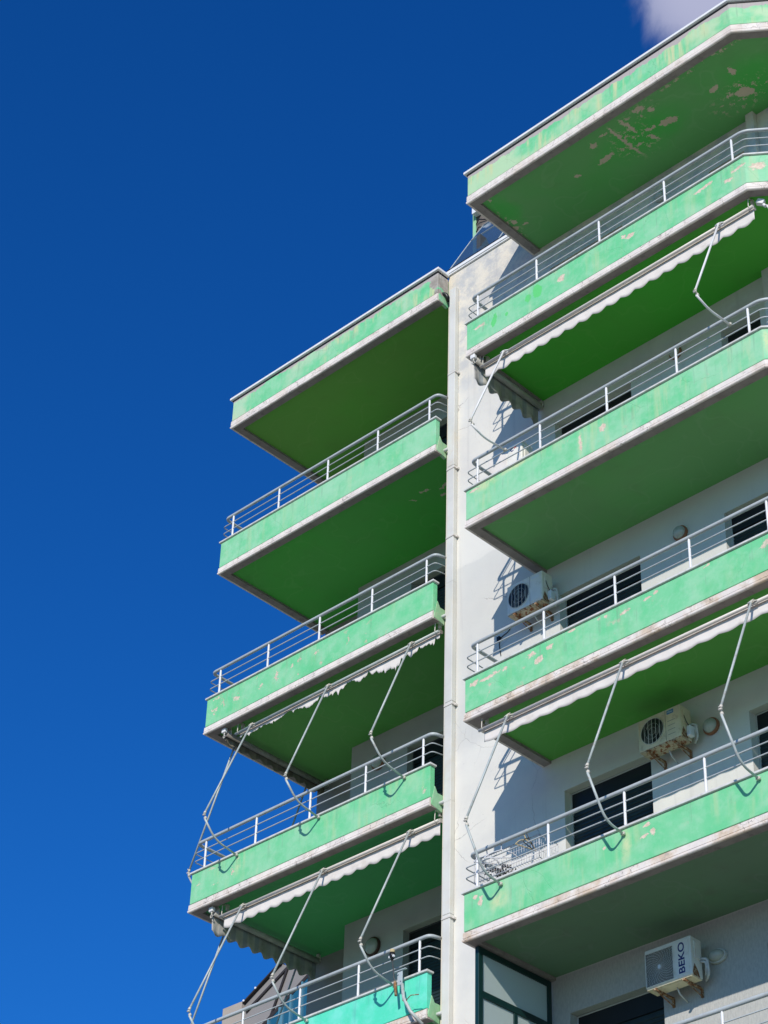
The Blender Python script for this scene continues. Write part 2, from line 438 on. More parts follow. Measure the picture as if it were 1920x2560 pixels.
M['tube_cream'] = simple('cream_awning_tube', (.66, .61, .55), .4, .08, 6, bstr=.03, spec=.5)
M['roller'] = simple('dull_cream_roller', (.46, .44, .39), .7, .2, 7, bstr=.1)
M['roller_dirty'] = simple('dirty_roller', (.30, .275, .24), .8, .3, 9, bstr=.2, dirt=(.12, .09, .07), dirt_amt=.6)
M['fabric'] = simple('ivory_awning_fabric', (.72, .67, .62), .9, .08, 3, bstr=.15, spec=.1, dirt=(.50, .44, .37), dirt_amt=.4)
M['shutter'] = simple('dark_green_shutter', (.018, .032, .034), .45, .3, 5, bstr=.05)
M['shutter_dark'] = simple('near_black_opening', (.008, .009, .011), .5, .3, 5, bstr=.02)
M['frame_dark'] = simple('dark_window_frame', (.06, .065, .065), .5, .2, 8, bstr=.05)
M['frame_light'] = simple('pale_window_frame', (.46, .45, .42), .6, .1, 8, bstr=.05)
M['frame_green'] = simple('bottle_green_frame', (.006, .032, .030), .35, .15, 6, bstr=.03, spec=.5)
M['ac_white'] = simple('ac_ivory_casing', (.78, .755, .68), .5, .08, 5, bstr=.03, dirt=(.42, .36, .26), dirt_amt=.3)
M['ac_aged'] = simple('ac_aged_casing', (.74, .65, .45), .55, .12, 5, bstr=.05, dirt=(.34, .24, .13), dirt_amt=.5)
M['ac_dark'] = simple('ac_fan_well', (.085, .085, .075), .5, .2, 9, bstr=.03)
M['ac_rust'] = simple('rusty_steel', (.26, .115, .045), .8, .4, 16, bstr=.5, dirt=(.45, .36, .24), dirt_amt=.9, dlo=.50, dhi=.58)
M['ac_base_rust'] = simple('rust_eaten_base_pan', (.50, .43, .30), .75, .2, 9, bstr=.4, dirt=(.22, .07, .02), dirt_amt=1.0, dlo=.52, dhi=.56)
M['pipe_white'] = simple('white_insulated_pipe', (.58, .58, .56), .7, .15, 12, bstr=.2)
M['downpipe'] = simple('pale_grey_downpipe', (.66, .645, .59), .5, .14, 1.4, bstr=.05, dirt=(.60, .50, .36), dirt_amt=.35)
M['black'] = simple('black_plastic', (.012, .012, .013), .4, .2, 8, bstr=.02)
M['lamp_ring'] = simple('brown_lamp_ring', (.30, .115, .055), .5, .2, 10, bstr=.05)
M['lamp_ring_dark'] = simple('dark_brown_lamp_ring', (.075, .030, .020), .5, .2, 10, bstr=.05)
M['lamp_white'] = simple('white_lamp_rim', (.55, .55, .52), .4, .1, 10, bstr=.02)
M['lamp_globe'] = simple('frosted_lamp_globe', (.42, .43, .38), .18, .2, 8, bstr=.05, spec=.6)
M['wire'] = simple('white_wire_coating', (.60, .60, .62), .4, .2, 20, bstr=.02)
M['clip'] = simple('grey_plate', (.44, .50, .52), .4, .1, 12, bstr=.04)
M['ground'] = simple('pale_street_asphalt', (.30, .28, .245), .9, .2, .15, bstr=.3)
M['black_trim'] = simple('black_roof_trim', (.012, .013, .015), .5, .2, 4, bstr=.02)
M['stone'] = simple('brown_stone', (.17, .145, .125), .85, .4, 7, bstr=.6)

def glass_mat(name, col, rough, alpha_trans):
    N = NT(name)
    g = N.n('ShaderNodeBsdfGlossy'); g.inputs['Color'].default_value = (.9, .95, 1, 1); g.inputs['Roughness'].default_value = rough
    d = N.n('ShaderNodeBsdfDiffuse'); N.set(d.inputs['Color'], N.mix(N.noise(N.P, 1.2, 3, .5), col, tuple(c * .7 for c in col)))
    t = N.n('ShaderNodeBsdfTransparent'); t.inputs['Color'].default_value = (.5, .62, .70, 1)
    mx = N.n('ShaderNodeMixShader'); mx.inputs[0].default_value = alpha_trans
    N.t.links.new(d.outputs[0], mx.inputs[1]); N.t.links.new(t.outputs[0], mx.inputs[2])
    fr = N.n('ShaderNodeFresnel'); fr.inputs['IOR'].default_value = 1.5
    m2 = N.n('ShaderNodeMixShader'); N.t.links.new(fr.outputs[0], m2.inputs[0])
    N.t.links.new(mx.outputs[0], m2.inputs[1]); N.t.links.new(g.outputs[0], m2.inputs[2])
    N.t.links.new(m2.outputs[0], N.out.inputs[0]); return N.m
M['glass_blue'] = glass_mat('blue_grey_glass', (.055, .105, .15), .05, .12)
M['glass_teal'] = glass_mat('teal_facade_glass', (.02, .12, .20), .03, .0)
def frosted():
    N = NT('frosted_pale_glass')
    d = N.n('ShaderNodeBsdfDiffuse'); d.inputs['Color'].default_value = (.60, .68, .65, 1)
    t = N.n('ShaderNodeBsdfTranslucent'); t.inputs['Color'].default_value = (.58, .68, .65, 1)
    mx = N.n('ShaderNodeMixShader'); mx.inputs[0].default_value = .45
    N.t.links.new(d.outputs[0], mx.inputs[1]); N.t.links.new(t.outputs[0], mx.inputs[2])
    N.t.links.new(mx.outputs[0], N.out.inputs[0]); return N.m
M['frosted'] = frosted()

def valance_mat(name, base, stripe):
    N = NT(name)
    s = N.sep(N.P); u = N.math('ADD', s[0], s[1])
    st = N.math('SINE', N.math('MULTIPLY', u, 27.0))
    st2 = N.math('SINE', N.math('ADD', N.math('MULTIPLY', u, 8.3), 1.0))
    c = N.mix(N.ramp(st, .25, .5), base, stripe)
    c = N.mix(N.math('MULTIPLY', N.ramp(st2, .2, .6), .5), c, tuple(v * .75 for v in base))
    c = N.mix(N.math('MULTIPLY', N.ramp(N.noise(N.P, 5, 6, .65), .45, .65), .45), c, (.22, .20, .17))
    return N.finish(c, .9, N.noise(N.P, 30, 3, .6), .1, .004, .1)
M['valance_side'] = valance_mat('striped_grey_valance', (.50, .48, .44), (.34, .36, .37))
M['valance_filthy'] = valance_mat('mouldy_valance', (.22, .19, .15), (.15, .13, .10))

# per-level paints
def rz(a): return (0, 0, math.radians(a))
R0_BLOBS = [((2.106, .388, -.57), (.065, .06, .2), rz(0)), ((3.2, .74, -.57), (.15, .07, .2), rz(12)), ((2.08, .711, -.57), (.16, .045, .2), rz(-8)),
            ((1.566, .70, -.57), (.06, .03, .2), rz(40)), ((4.44, .60, -.57), (.05, .09, .2), rz(0)), ((4.34, 1.03, -.57), (.14, .10, .2), rz(30)),
            ((4.06, .695, -.57), (.10, .05, .2), rz(-20)), ((.24, .79, -.57), (.05, .05, .2), rz(0)), ((.33, .93, -.57), (.05, .02, .2), rz(0)),
            ((.16, .90, -.57), (.05, .04, .2), rz(0)), ((.10, .60, -.57), (.025, .20, .2), rz(4)), ((.26, .18, -.57), (.025, .05, .2), rz(0)),
            ((2.50, .62, -.57), (.033, .40, .2), rz(-3)), ((2.72, .43, -.57), (.030, .20, .2), rz(-8)), ((2.86, .84, -.57), (.10, .035, .2), rz(65)),
            ((2.93, .68, -.57), (.10, .03, .2), rz(10)), ((3.03, .27, -.57), (.10, .05, .2), rz(0)), ((3.15, .40, -.57), (.06, .05, .2), rz(0)),
            ((2.35, .32, -.57), (.09, .015, .2), rz(0)), ((4.36, .87, -.57), (.03, .02, .2), rz(0)), ((5.0, .95, -.57), (.10, .06, .2), rz(0))]
SOF = {}
SOF['R0'] = soffit_paint('soffit_paint_peeling', (.085, .215, .085), 1, R0_BLOBS, [((2.8, .7, -.57), (1.0, .5, .5), rz(0)), ((4.6, .9, -.57), (.6, .6, .5), rz(0)), ((.3, .5, -.57), (.25, .5, .5), rz(0))], .35, hi=(.035, .25, .05))
SOF['R1'] = soffit_paint('soffit_paint_vivid', (.045, .215, .028), 2, vary=.5)
SOF['R2'] = soffit_paint('soffit_paint_grey_green', (.090, .20, .088), 3, vary=.35)
SOF['R3'] = soffit_paint('soffit_paint_leaf', (.065, .20, .045), 4, vary=.4)
SOF['R4'] = soffit_paint('soffit_paint_sooty', (.085, .125, .095), 5, vary=.3, grime=.5)
SOF['R5'] = SOF['R4']
SOF['A0'] = soffit_paint('soffit_paint_olive', (.085, .205, .040), 6, vary=.4)
SOF['A1'] = soffit_paint('soffit_paint_green', (.050, .215, .045), 7, [((-2.6, 1.9, -3.59), (.10, .02, .2), rz(10)), ((-2.3, 2.0, -3.59), (.12, .02, .2), rz(-20)), ((-2.9, 1.95, -3.59), (.06, .015, .2), rz(30)), ((-2.45, 2.15, -3.59), (.05, .03, .2), rz(0))], vary=.5)
SOF['A2'] = soffit_paint('soffit_paint_moss', (.070, .185, .055), 8, vary=.3)
SOF['A3'] = soffit_paint('soffit_paint_cool', (.045, .205, .085), 9, vary=.5)
SOF['A4'] = SOF['A3']
PAR = {}
PAR['R0'] = mint_paint('mint_paint_faded', 1, pale=.95, yellow=1.2, peel=.10, top_peel=.085, cream=(.44, .62, .38))
PAR['R1'] = mint_paint('mint_paint_patchy', 2, pale=.45, yellow=.35, peel=.10,
                       pink=[(.24, -3.18, .14, .04), (2.85, -3.13, .06, .05), (2.97, -3.18, .09, .06), (5.01, -3.2, .10, .10), (4.75, -3.15, .16, .04), (4.2, -3.13, .20, .04), (4.6, -3.25, .08, .05), (1.75, -3.2, .08, .10)],
                       bright=[((.52, 0, -3.22), (.05, .3, .12), (0, .2, 0)), ((1.32, 0, -3.17), (.085, .3, .13), (0, -.25, 0)), ((1.15, 0, -3.2), (.06, .3, .07), (0, 0, 0)), ((.75, 0, -3.25), (.03, .3, .03), (0, 0, 0))])
PAR['R2'] = mint_paint('mint_paint_worn_top', 3, pale=.45, yellow=.5, peel=.10, ystreak=[(1.99, -6.25, .06, .30), (.35, -6.05, .35, .12), (.85, -6.02, .5, .07), (4.9, -6.2, .04, .3)], pink=[(1.99, -6.24, .03, .2), (2.36, -6.18, .08, .08), (.15, -6.06, .12, .03)])
PAR['R3'] = mint_paint('mint_paint_scuffed', 4, crk=.08, pale=.15, yellow=.12, peel=.22, fine=.4,
                       pink=[(.675, -9.11, .05, .05), (1.11, -9.10, .09, .05), (1.22, -9.22, .08, .07), (1.40, -9.11, .07, .05), (.41, -9.12, .22, .04), (.15, -9.11, .1, .06), (2.29, -9.06, .04, .03), (2.58, -9.13, .09, .04), (2.17, -9.05, .04, .03), (3.05, -9.06, .05, .03), (3.81, -9.04, .06, .03), (4.65, -9.12, .12, .08), (1.75, -9.03, .08, .03), (2.92, -9.09, .07, .03)])
PAR['R4'] = mint_paint('mint_paint_clean', 5, crk=.05, pale=.15, yellow=.35, peel=.05, fine=.3, ystreak=[(2.44, -12.22, .10, .28), (.55, -12.25, .22, .16)],
                       pink=[(2.73, -12.07, .07, .03), (2.82, -12.17, .05, .06), (2.69, -12.19, .07, .03), (.18, -12.08, .05, .04), (.26, -12.17, .05, .08), (2.13, -12.15, .03, .03)])
PAR['R5'] = PAR['R4']
PAR['A0'] = mint_paint('mint_paint_bleached', 6, pale=.95, yellow=1.1, peel=.05, top_peel=.125, cream=(.42, .60, .40),
                       blobs=[((-1.80, 1.24, -.12), (.16, .4, .22), (0, .3, 0)), ((-1.78, 1.4, -.12), (.2, .12, .25), (0, 0, 0)), ((-1.80, 1.3, -.40), (.06, .3, .07), (0, 0, 0))])
PAR['A1'] = mint_paint('mint_paint_streaked', 7, pale=.40, yellow=.25, peel=.05)
PAR['A2'] = mint_paint('mint_paint_chipped', 8, pale=.15, yellow=.20, peel=.26, fine=.35,
                       pink=[(-4.98, -6.22, .10, .16), (-5.30, -6.25, .12, .09), (-5.85, -6.24, .14, .14), (-4.65, -6.18, .08, .07), (-4.48, -6.14, .08, .08), (-6.35, -6.26, .14, .14), (-4.13, -6.16, .10, .07), (-5.4, -6.05, .06, .04), (-6.3, -6.05, .25, .05)])
PAR['A3'] = mint_paint('mint_paint_smooth', 9, pale=.20, yellow=.35, peel=.10, fine=.25, ystreak=[(-5.55, -9.2, .12, .25)],
                       pink=[(-5.65, -9.22, .07, .16), (-5.56, -9.08, .07, .05), (-6.10, -9.06, .13, .05), (-6.37, -9.20, .08, .08), (-1.88, -9.34, .06, .10), (-2.1, -9.30, .10, .03), (-6.0, -9.32, .14, .03)])
PAR['A4'] = mint_paint('turquoise_paint_new', 10, mint=(.085, .660, .430), pale=.0, yellow=.0, peel=.01, crk=.1, fine=.05)
PAR['A5'] = PAR['A3']
BAND = {n: band_paint('band_' + n, i, st) for i, (n, st) in enumerate((('pale', .12), ('cream', .30), ('stained', .85)))}
BANDS = {'R0': 'cream', 'R1': 'pale', 'R2': 'cream', 'R3': 'stained', 'R4': 'stained', 'R5': 'stained', 'A0': 'cream', 'A1': 'pale', 'A2': 'pale', 'A3': 'cream', 'A4': 'stained', 'A5': 'pale'}
M['slab_end'] = mint_paint('flaking_slab_end_paint', 11, mint=(.22, .50, .25), pale=.5, yellow=.5, peel=.4, crk=1.0)

# ---------------------------------------------------------------- the setting
g = MB(); g.add([(-900, -900, GROUND), (900, -900, GROUND), (900, 900, GROUND), (-900, 900, GROUND)], [(0, 1, 2, 3)])
tag(g.build('ground', M['ground']), kind='structure')

# ---------------------------------------------------------------- the building
B = empty('apartment_building', (0, 6, GROUND), label='tall white apartment building with stacked mint green balconies', cat='building')

def wall_holes(mb, x0, x1, z0, z1, y, holes, depth):
    xs = sorted({x0, x1, *[h[0] for h in holes], *[h[1] for h in holes]})
    zs = sorted({z0, z1, *[h[2] for h in holes], *[h[3] for h in holes]})
    for i in range(len(xs) - 1):
        for j in range(len(zs) - 1):
            cx, cz = (xs[i] + xs[i + 1]) / 2, (zs[j] + zs[j + 1]) / 2
            if any(h[0] < cx < h[1] and h[2] < cz < h[3] for h in holes): continue
            mb.add([(xs[i], y, zs[j]), (xs[i + 1], y, zs[j]), (xs[i + 1], y, zs[j + 1]), (xs[i], y, zs[j + 1])], [(0, 1, 2, 3)])
    for a, b, c, d in holes:
        mb.add([(a, y, c), (a, y + depth, c), (a, y + depth, d), (a, y, d)], [(0, 1, 2, 3)])
        mb.add([(b, y, c), (b, y + depth, c), (b, y + depth, d), (b, y, d)], [(0, 3, 2, 1)])
        mb.add([(a, y, d), (b, y, d), (b, y + depth, d), (a, y + depth, d)], [(0, 3, 2, 1)])
        mb.add([(a, y, c), (b, y, c), (b, y + depth, c), (a, y + depth, c)], [(0, 1, 2, 3)])

def zfloor(k): return -3.0 * (k + 1) - .36      # floor behind the parapet of level k+1 seen under slab k
main_holes = []; loggia_holes = []
right2 = {0: (3.31, 3.94), 1: (3.28, 3.92), 2: (3.09, 3.95), 3: (3.21, 3.95), 4: (3.19, 3.95)}
for k in range(0, 7):
    top = zt(k) - (1.09 if k != 1 else 1.10)
    if k == 3: top = zt(3) - 1.085
    main_holes.append((.345, 1.725, zfloor(k), top))
    r2 = right2.get(k, (3.2, 3.95))
    main_holes.append((r2[0], r2[1], zfloor(k), top))
    main_holes.append((5.6, 7.0, zfloor(k), top))
for k in range(0, 6):
    loggia_holes.append((-3.98, -2.6, zfloor(k), zt(k) - 1.03))
mb = MB()
wall_holes(mb, XC, 9.0, GROUND, .055, W, main_holes, .20)
mb.add([(XC, W, GROUND), (XC, 3.27, GROUND), (XC, 3.27, .055), (XC, W, .055)], [(0, 3, 2, 1)])
mb.add([(XC, W, .055), (9, W, .055), (9, W + .25, .055), (XC, W + .25, .055)], [(0, 1, 2, 3)])
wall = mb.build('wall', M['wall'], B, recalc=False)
mb = MB()
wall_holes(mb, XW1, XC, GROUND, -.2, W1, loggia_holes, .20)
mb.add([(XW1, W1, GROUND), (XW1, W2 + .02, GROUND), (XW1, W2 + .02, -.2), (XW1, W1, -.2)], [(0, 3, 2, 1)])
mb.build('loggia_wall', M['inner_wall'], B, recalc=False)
mb = MB(); mb.box(XW2, XW1, W2, 12, GROUND, -.2)
mb.build('rear_wall', M['inner_wall_dark'], B)
mb = MB()
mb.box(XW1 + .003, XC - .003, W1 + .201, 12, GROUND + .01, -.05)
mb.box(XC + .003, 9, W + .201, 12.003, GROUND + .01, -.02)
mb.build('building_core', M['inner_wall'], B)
mb = MB()  # roof coping of the main wall
mb.box(XC - .03, 4.2, W - .03, W + .22, .058, .085)
mb.box(XC - .04, 4.2, W - .045, W + .22, .085, .145)
mb.build('roof_coping', M['gutter'], B, bevel=.005)
mb = MB(); mb.box(4.07, 4.20, W - .10, W - .002, GROUND, -.30)
mb.build('pilaster', M['wall'], B, bevel=.006)

def slat_sheet(x0, x1, z0, z1, y, pitch=.052, dep=.012):
    m = MB(); n = max(1, int((z1 - z0) / pitch)); prof = []
    for i in range(n):
        a = z0 + i * pitch
        prof += [(y, a), (y - dep, a + pitch * .25), (y - dep, a + pitch * .8), (y, a + pitch * .9)]
    prof.append((y, z1))
    vs = [(x, yy, z) for yy, z in prof for x in (x0, x1)]
    m.add(vs, [(2 * i, 2 * i + 1, 2 * i + 3, 2 * i + 2) for i in range(len(prof) - 1)])
    return m
def window(h, y, shut=.0, light=True, dark=False):
    x0, x1, z0, z1 = h
    fr = MB(); t = .022; ya, yb = y + .12, y + .155
    fr.box(x0 + .001, x0 + t, ya, yb, z0, z1 - .001); fr.box(x1 - t, x1 - .001, ya, yb, z0, z1 - .001)
    fr.box(x0 + t, x1 - t, ya, yb, z1 - t, z1 - .001)
    f = fr.build('window', M['frame_light'] if light else M['frame_dark'], B, bevel=.004)
    m = slat_sheet(x0 + t, x1 - t, z0 + .001, z1 - .26, y + .152)
    m.build('shutter', M['shutter'] if not dark else M['shutter_dark'], f)
    m = MB(); m.box(x0 + t, x1 - t, y + .125, y + .16, z1 - .26, z1 - t)
    m.build('shutter_box', M['shutter_dark'], f)
for i, h in enumerate(main_holes): window(h, W, light=True, dark=(h[3] > -5))
for h in loggia_holes: window(h, W1, light=False)

R_PATH = [(0, W), (0, 0), (XK, 0), (XK + CH.x * (W / CH.y), W)]
A_PATH = [(XL, W2), (XL, A), (XR, A)]

def railing(k, path_top, path_mid, posts, post_ends):
    z0 = zt(k)
    m = MB(); zz = z0 + .548
    m.tube(fillet([(x, y, zz) for x, y in path_top], .09), .0255, 12)
    hr = m.build('railing', M['rail_grey'], B)
    for dz in (.262, .398):
        m = MB(); m.tube(fillet([(x, y, z0 + dz) for x, y in path_mid], .05), .0085, 8)
        m.build('mid_rail', M['rail_grey'], hr)
    for (x, y) in posts:
        m = MB(); m.tube([(x, y, z0 + .035), (x, y, z0 + .10), (x, y, z0 + .12), (x, y, z0 + .13), (x, y, z0 + .50), (x, y, z0 + .535)], [.017, .017, .0185, .017, .017, .010], 10)
        m.box(x - .028, x + .028, y - .022, y + .022, z0 + .033, z0 + .045)
        m.build('post', M['rail_white'], hr)
    return hr

def balcony(key, k, path, roof=False, poly=None, posts=None, rp=None, rm=None):
    z0, z1, z2 = zt(k), zg(k), zb(k)
    # slab, the balcony's own body
    inner = offset_path(path, -.03)
    sl = MB()
    if key[0] == 'R':
        p = offset_path(path, -.02); p[0].y = W + .0; p[-1].y = W
        poly = [(v.x, v.y) for v in p]
    else:
        poly = [(XL + .02, W2 - .0), (XL + .02, A + .02), (XR - .004, A + .02), (XR - .004, W1 - .001), (XW1, W1 - .001), (XW1, W2)]
    top = z1 + (.12 if not roof else .40)
    sl.prism(poly, z2 + .061, top)
    b = sl.build('roof_slab' if roof else 'balcony', M['slab_end'], B, bevel=0)
    # recessed painted panel
    s = MB()
    if key[0] == 'R':
        p = offset_path(path, -.12); p[0].y = W; p[-1].y = W
        poly2 = [(v.x, v.y) for v in p]
    else:
        poly2 = [(XL + .12, W2), (XL + .12, A + .12), (XR - .008, A + .12), (XR - .008, W1), (XW1, W1), (XW1, W2)]
    s.prism(poly2, z2 + .046, z2 + .056)
    s.build('soffit', SOF.get(key, SOF['R4']), b)
    # parapet
    pp = path if key[0] == 'R' else path + [(XR, A + .09)]
    m = MB()
    if key[0] == 'R': m.sweep(path, [(0, z0), (0, z1 + .0), (-.09, z1), (-.09, z0)])
    else: m.sweep(path, [(0, z0), (0, z1 + .0), (-.09, z1), (-.09, z0)])
    m.build('fascia' if roof else 'parapet', PAR[key], b, bevel=.006)
    # moulded band along the slab edge
    m = MB(); h = z1 - z2
    prof = [(-.012, z1 - .001), (-.012, z1 - .016), (.008, z1 - .018), (.010, z1 - h * .66), (.004, z1 - h * .69), (.012, z1 - h * .73),
            (.017, z1 - h * .83), (.016, z1 - h * .93), (.008, z2), (-.02, z2 + .003), (-.02, z1 - .001)]
    m.sweep(path, prof)
    m.build('fascia_band', BAND[BANDS[key]], b)
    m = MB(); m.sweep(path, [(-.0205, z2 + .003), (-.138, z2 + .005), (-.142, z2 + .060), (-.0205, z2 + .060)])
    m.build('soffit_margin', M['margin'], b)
    if key[0] == 'A':
        m = MB()   # flaking end of the slab where it meets the main wall
        zz = [(A + .02, z2 + .03), (W - .002, z2 - .01), (W - .002, z1 + .02), (A + .17, z1 + .08), (A + .10, z1 + .20), (A + .085, z1 + .20)]
        if roof: zz = [(A + .02, z2 + .03), (W - .002, z2 - .01), (W - .002, z0 - .01), (A + .05, z0 - .01)]
        m.extr(zz, 0, XR - .05, XR + .004)
        m.build('slab_end', PAR[key] if roof else M['slab_end'], b, bevel=.008)
    if roof:
        m = MB()
        gp = path if key[0] == 'R' else path + [(XR, W - .03)]
        m.sweep(gp, [(.046, z0 + .064), (.046, z0 + .024), (.030, z0 + .018), (.0, z0 + .012), (-.14, z0 + .012), (-.14, z0 + .062)])
        m.build('gutter', M['gutter'], b, bevel=.003)
        m = MB(); m.sweep(gp, [(.012, z0 + .012), (.012, z0 - .006), (-.09, z0 - .006), (-.09, z0 + .012)])
        m.build('roof_felt', M['black_trim'], b)
    else:
        cp = path if key[0] == 'R' else path + [(XR, A + .10)]
        m = MB(); m.sweep(cp, [(.027, z0 + .030), (.026, z0 + .004), (.002, z0 + .001), (-.13, z0 + .001), (-.13, z0 + .032)])
        m.build('coping', M['cap_white'], b, bevel=.004)
        railing(k, rp, rm, posts, None)
    return b

Rp = offset_path(R_PATH, -.08)
r_top = [(.02, W)] + [(.02, .08)] + [tuple(Rp[2]), tuple(Rp[3])]
r_mid = [(-.055, W)] + [(-.055, .075)] + [tuple(Rp[2]), tuple(Rp[3])]
ch0 = Vector(Rp[2])
r_posts = [(.14, .08), (1.25, .08), (2.385, .08), (3.52, .08), (4.645, .08)] + [tuple(ch0 + CH * t) for t in (.52, 1.6)]
a_top = [(XL - .03, W2), (XL - .03, A + .08), (-1.805, A + .08), (-1.765, W)]
a_mid = [(XL - .07, W2), (XL - .07, A + .075), (-1.805, A + .075), (-1.765, W)]
a_posts = [(-6.37, A + .08), (-5.285, A + .08), (-4.17, A + .08), (-3.07, A + .08), (-1.975, A + .08), (XL + .0, 2.5)]
for k in range(0, 6): balcony('R%d' % k, k, R_PATH, roof=(k == 0), posts=r_posts, rp=r_top, rm=r_mid)
for k in range(0, 5): balcony('A%d' % k, k, A_PATH, roof=(k == 0), posts=a_posts, rp=a_top, rm=a_mid)

# ---------------------------------------------------------------- rainwater pipe
dp = empty('drainpipe', (-1.59, W - .04, GROUND), label='long pale grey rectangular rainwater pipe down the white wall between the two balcony stacks', cat='drainpipe')
m = MB(); zs = [-.34, -2.06, -3.9, -6.0, -8.0, -9.55, -11.2, -13.2, -15.0, GROUND + .1]
for i in range(len(zs) - 1):
    e = .003 * (i % 2)
    m.box(-1.66 - e, -1.535 + e, W - .085 - e, W - .004, zs[i + 1] + .0015, zs[i])
m.build('pipe', M['downpipe'], dp, bevel=.006)
for z in (-2.1, -3.95, -5.2, -8.05, -11.25, -13.2):
    m = MB(); m.box(-1.675, -1.515, W - .094, W - .002, z - .012, z + .012); m.box(-1.515, -1.495, W - .05, W - .002, z - .02, z + .01)
    m.build('pipe_clip', M['tube_cream'], dp, bevel=.002)
for k in (1, 2, 3, 4):
    z = zg(k) - .03
    m = MB(); m.tube([(-1.80, W - .05, z + .006), (-1.655, W - .05, z)], .026, 10)
    m.build('branch_pipe', M['pipe_white'], dp)
m = MB(); m.tube(fillet([(-1.84, A + .10, zg(0) + .05), (-1.72, W - .10, zg(0) + .03), (-1.70, W - .06, zg(0) - .10)], .05), .035, 10)
m.build('black_elbow', M['black'], dp)

# ---------------------------------------------------------------- awnings
def scallop(mb, p0, p1, ztop, h, period=.215, amp=.020, thick=.003, droop=0.0, fold=.010, rag=None, seed=0):
    """hanging strip of cloth with a scalloped lower edge between two points"""
    p0, p1 = Vector(p0), Vector(p1); L = (p1 - p0).length; d = (p1 - p0) / L; nrm = Vector((d.y, -d.x))
    n = int(L / .018) + 1; rnd = random.Random(seed); vs = []
    jag = 0; rows = 4
    for i in range(n + 1):
        s = L * i / n
        if rag:
            jag = .80 * jag + .20 * rnd.uniform(-1, 1)
            hh = h * (1 + .30 * math.sin(s * 7.3) * math.sin(s * 3.1 + 1) + rag * jag * 2.2 - .35 * max(0, math.sin(s * 19)) ** 6)
            if i % 53 in (11, 12) or i % 71 == 40: hh += .06
            hh = max(.015, hh * (.42 + .85 * (s / L)))
        else:
            ph = (s / period) % 1.0
            hh = h + amp * (2 * abs(math.sin(math.pi * ph)) ** 1.15 - 1) + droop * (abs(2 * s / L - 1) ** 4)
        for r in range(rows + 1):
            t = r / rows
            off = fold * t * math.sin(2 * math.pi * s / period + 1.3) + .4 * fold * t * math.sin(2 * math.pi * s / (period * 2.7))
            q = p0 + d * s + nrm * off
            vs.append((q.x, q.y, ztop - hh * t))
    fs = []
    for i in range(n):
        for r in range(rows):
            a = i * (rows + 1) + r
            fs.append((a, a + rows + 1, a + rows + 2, a + 1))
    mb.add(vs, fs, True)
def cloth(mb, name, mat, parent):
    o = mb.build(name, mat, parent, recalc=False)
    s = o.modifiers.new('thickness', 'SOLIDIFY'); s.thickness = .003
    return o
def arm(root, ax, bot, bend, elbow, top, mat, r=.0145):
    """folding arm: upper tube is the part; the bent lower tube, elbow and clamps are its sub-parts"""
    e = Vector(elbow); t = Vector(top)
    u = (t - e).normalized()
    m = MB(); m.tube([e + u * .045, t], r, 10)
    up = m.build('folding_arm', mat, root)
    lo = fillet([Vector(bot), Vector(bend), e - Vector((0, 0, .03)) + (Vector(bend) - e).normalized() * .03], .16, 7)
    m = MB(); m.tube(lo, r * 1.02, 10); m.build('lower_arm', mat, up)
    m = MB()
    side = Vector((1, 0, 0)) if ax == 0 else Vector((0, 1, 0))
    m.tube([e + u * .06, e + u * .02], r * 1.35, 8)
    m.tube([e - side * .022, e + side * .022], r * .8, 8)
    dn = (Vector(bend) - e).normalized()
    m.tube([e + dn * .035, e + dn * .075], r * 1.45, 8)
    m.tube([e + u * .03, e + dn * .05], r * .7, 8)
    m.tube([e + u * .05 - side * .02, e + u * .05 - side * .034], r * .55, 6)
    m.build('elbow_joint', M['joint'], up)
    m = MB(); b = Vector(bot)
    m.obox(b, side, (0, 0, 1), side.cross(Vector((0, 0, 1))), .05, .035, .03)
    m.tube([b - side * .03, b + side * .03], .008, 6)
    m.build('foot_bracket', M['joint'], up, bevel=.003)
    return up
def clamp(root, p, axis, mat):
    p = Vector(p); m = MB()
    s = Vector((1, 0, 0)) if axis == 0 else Vector((0, 1, 0)); o = Vector((0, -1, 0)) if axis == 0 else Vector((-1, 0, 0))
    m.tube([p - s * .022 + o * .03, p + s * .022 + o * .03], .020, 8)
    m.tube([p + s * .03 + o * .045, p + s * .085 + o * .01], .009, 6)
    m.tube([p - s * .045 + o * .035, p - s * .005 + o * .035], .011, 6)
    m.tube([p + o * .03 + Vector((0, 0, .02)), p + Vector((0, 0, .075)) - o * .03], .008, 6)
    m.obox(p + s * .04 - Vector((0, 0, .02)), s, o, (0, 0, 1), .05, .03, .012)
    m.build('arm_clamp', mat, root)

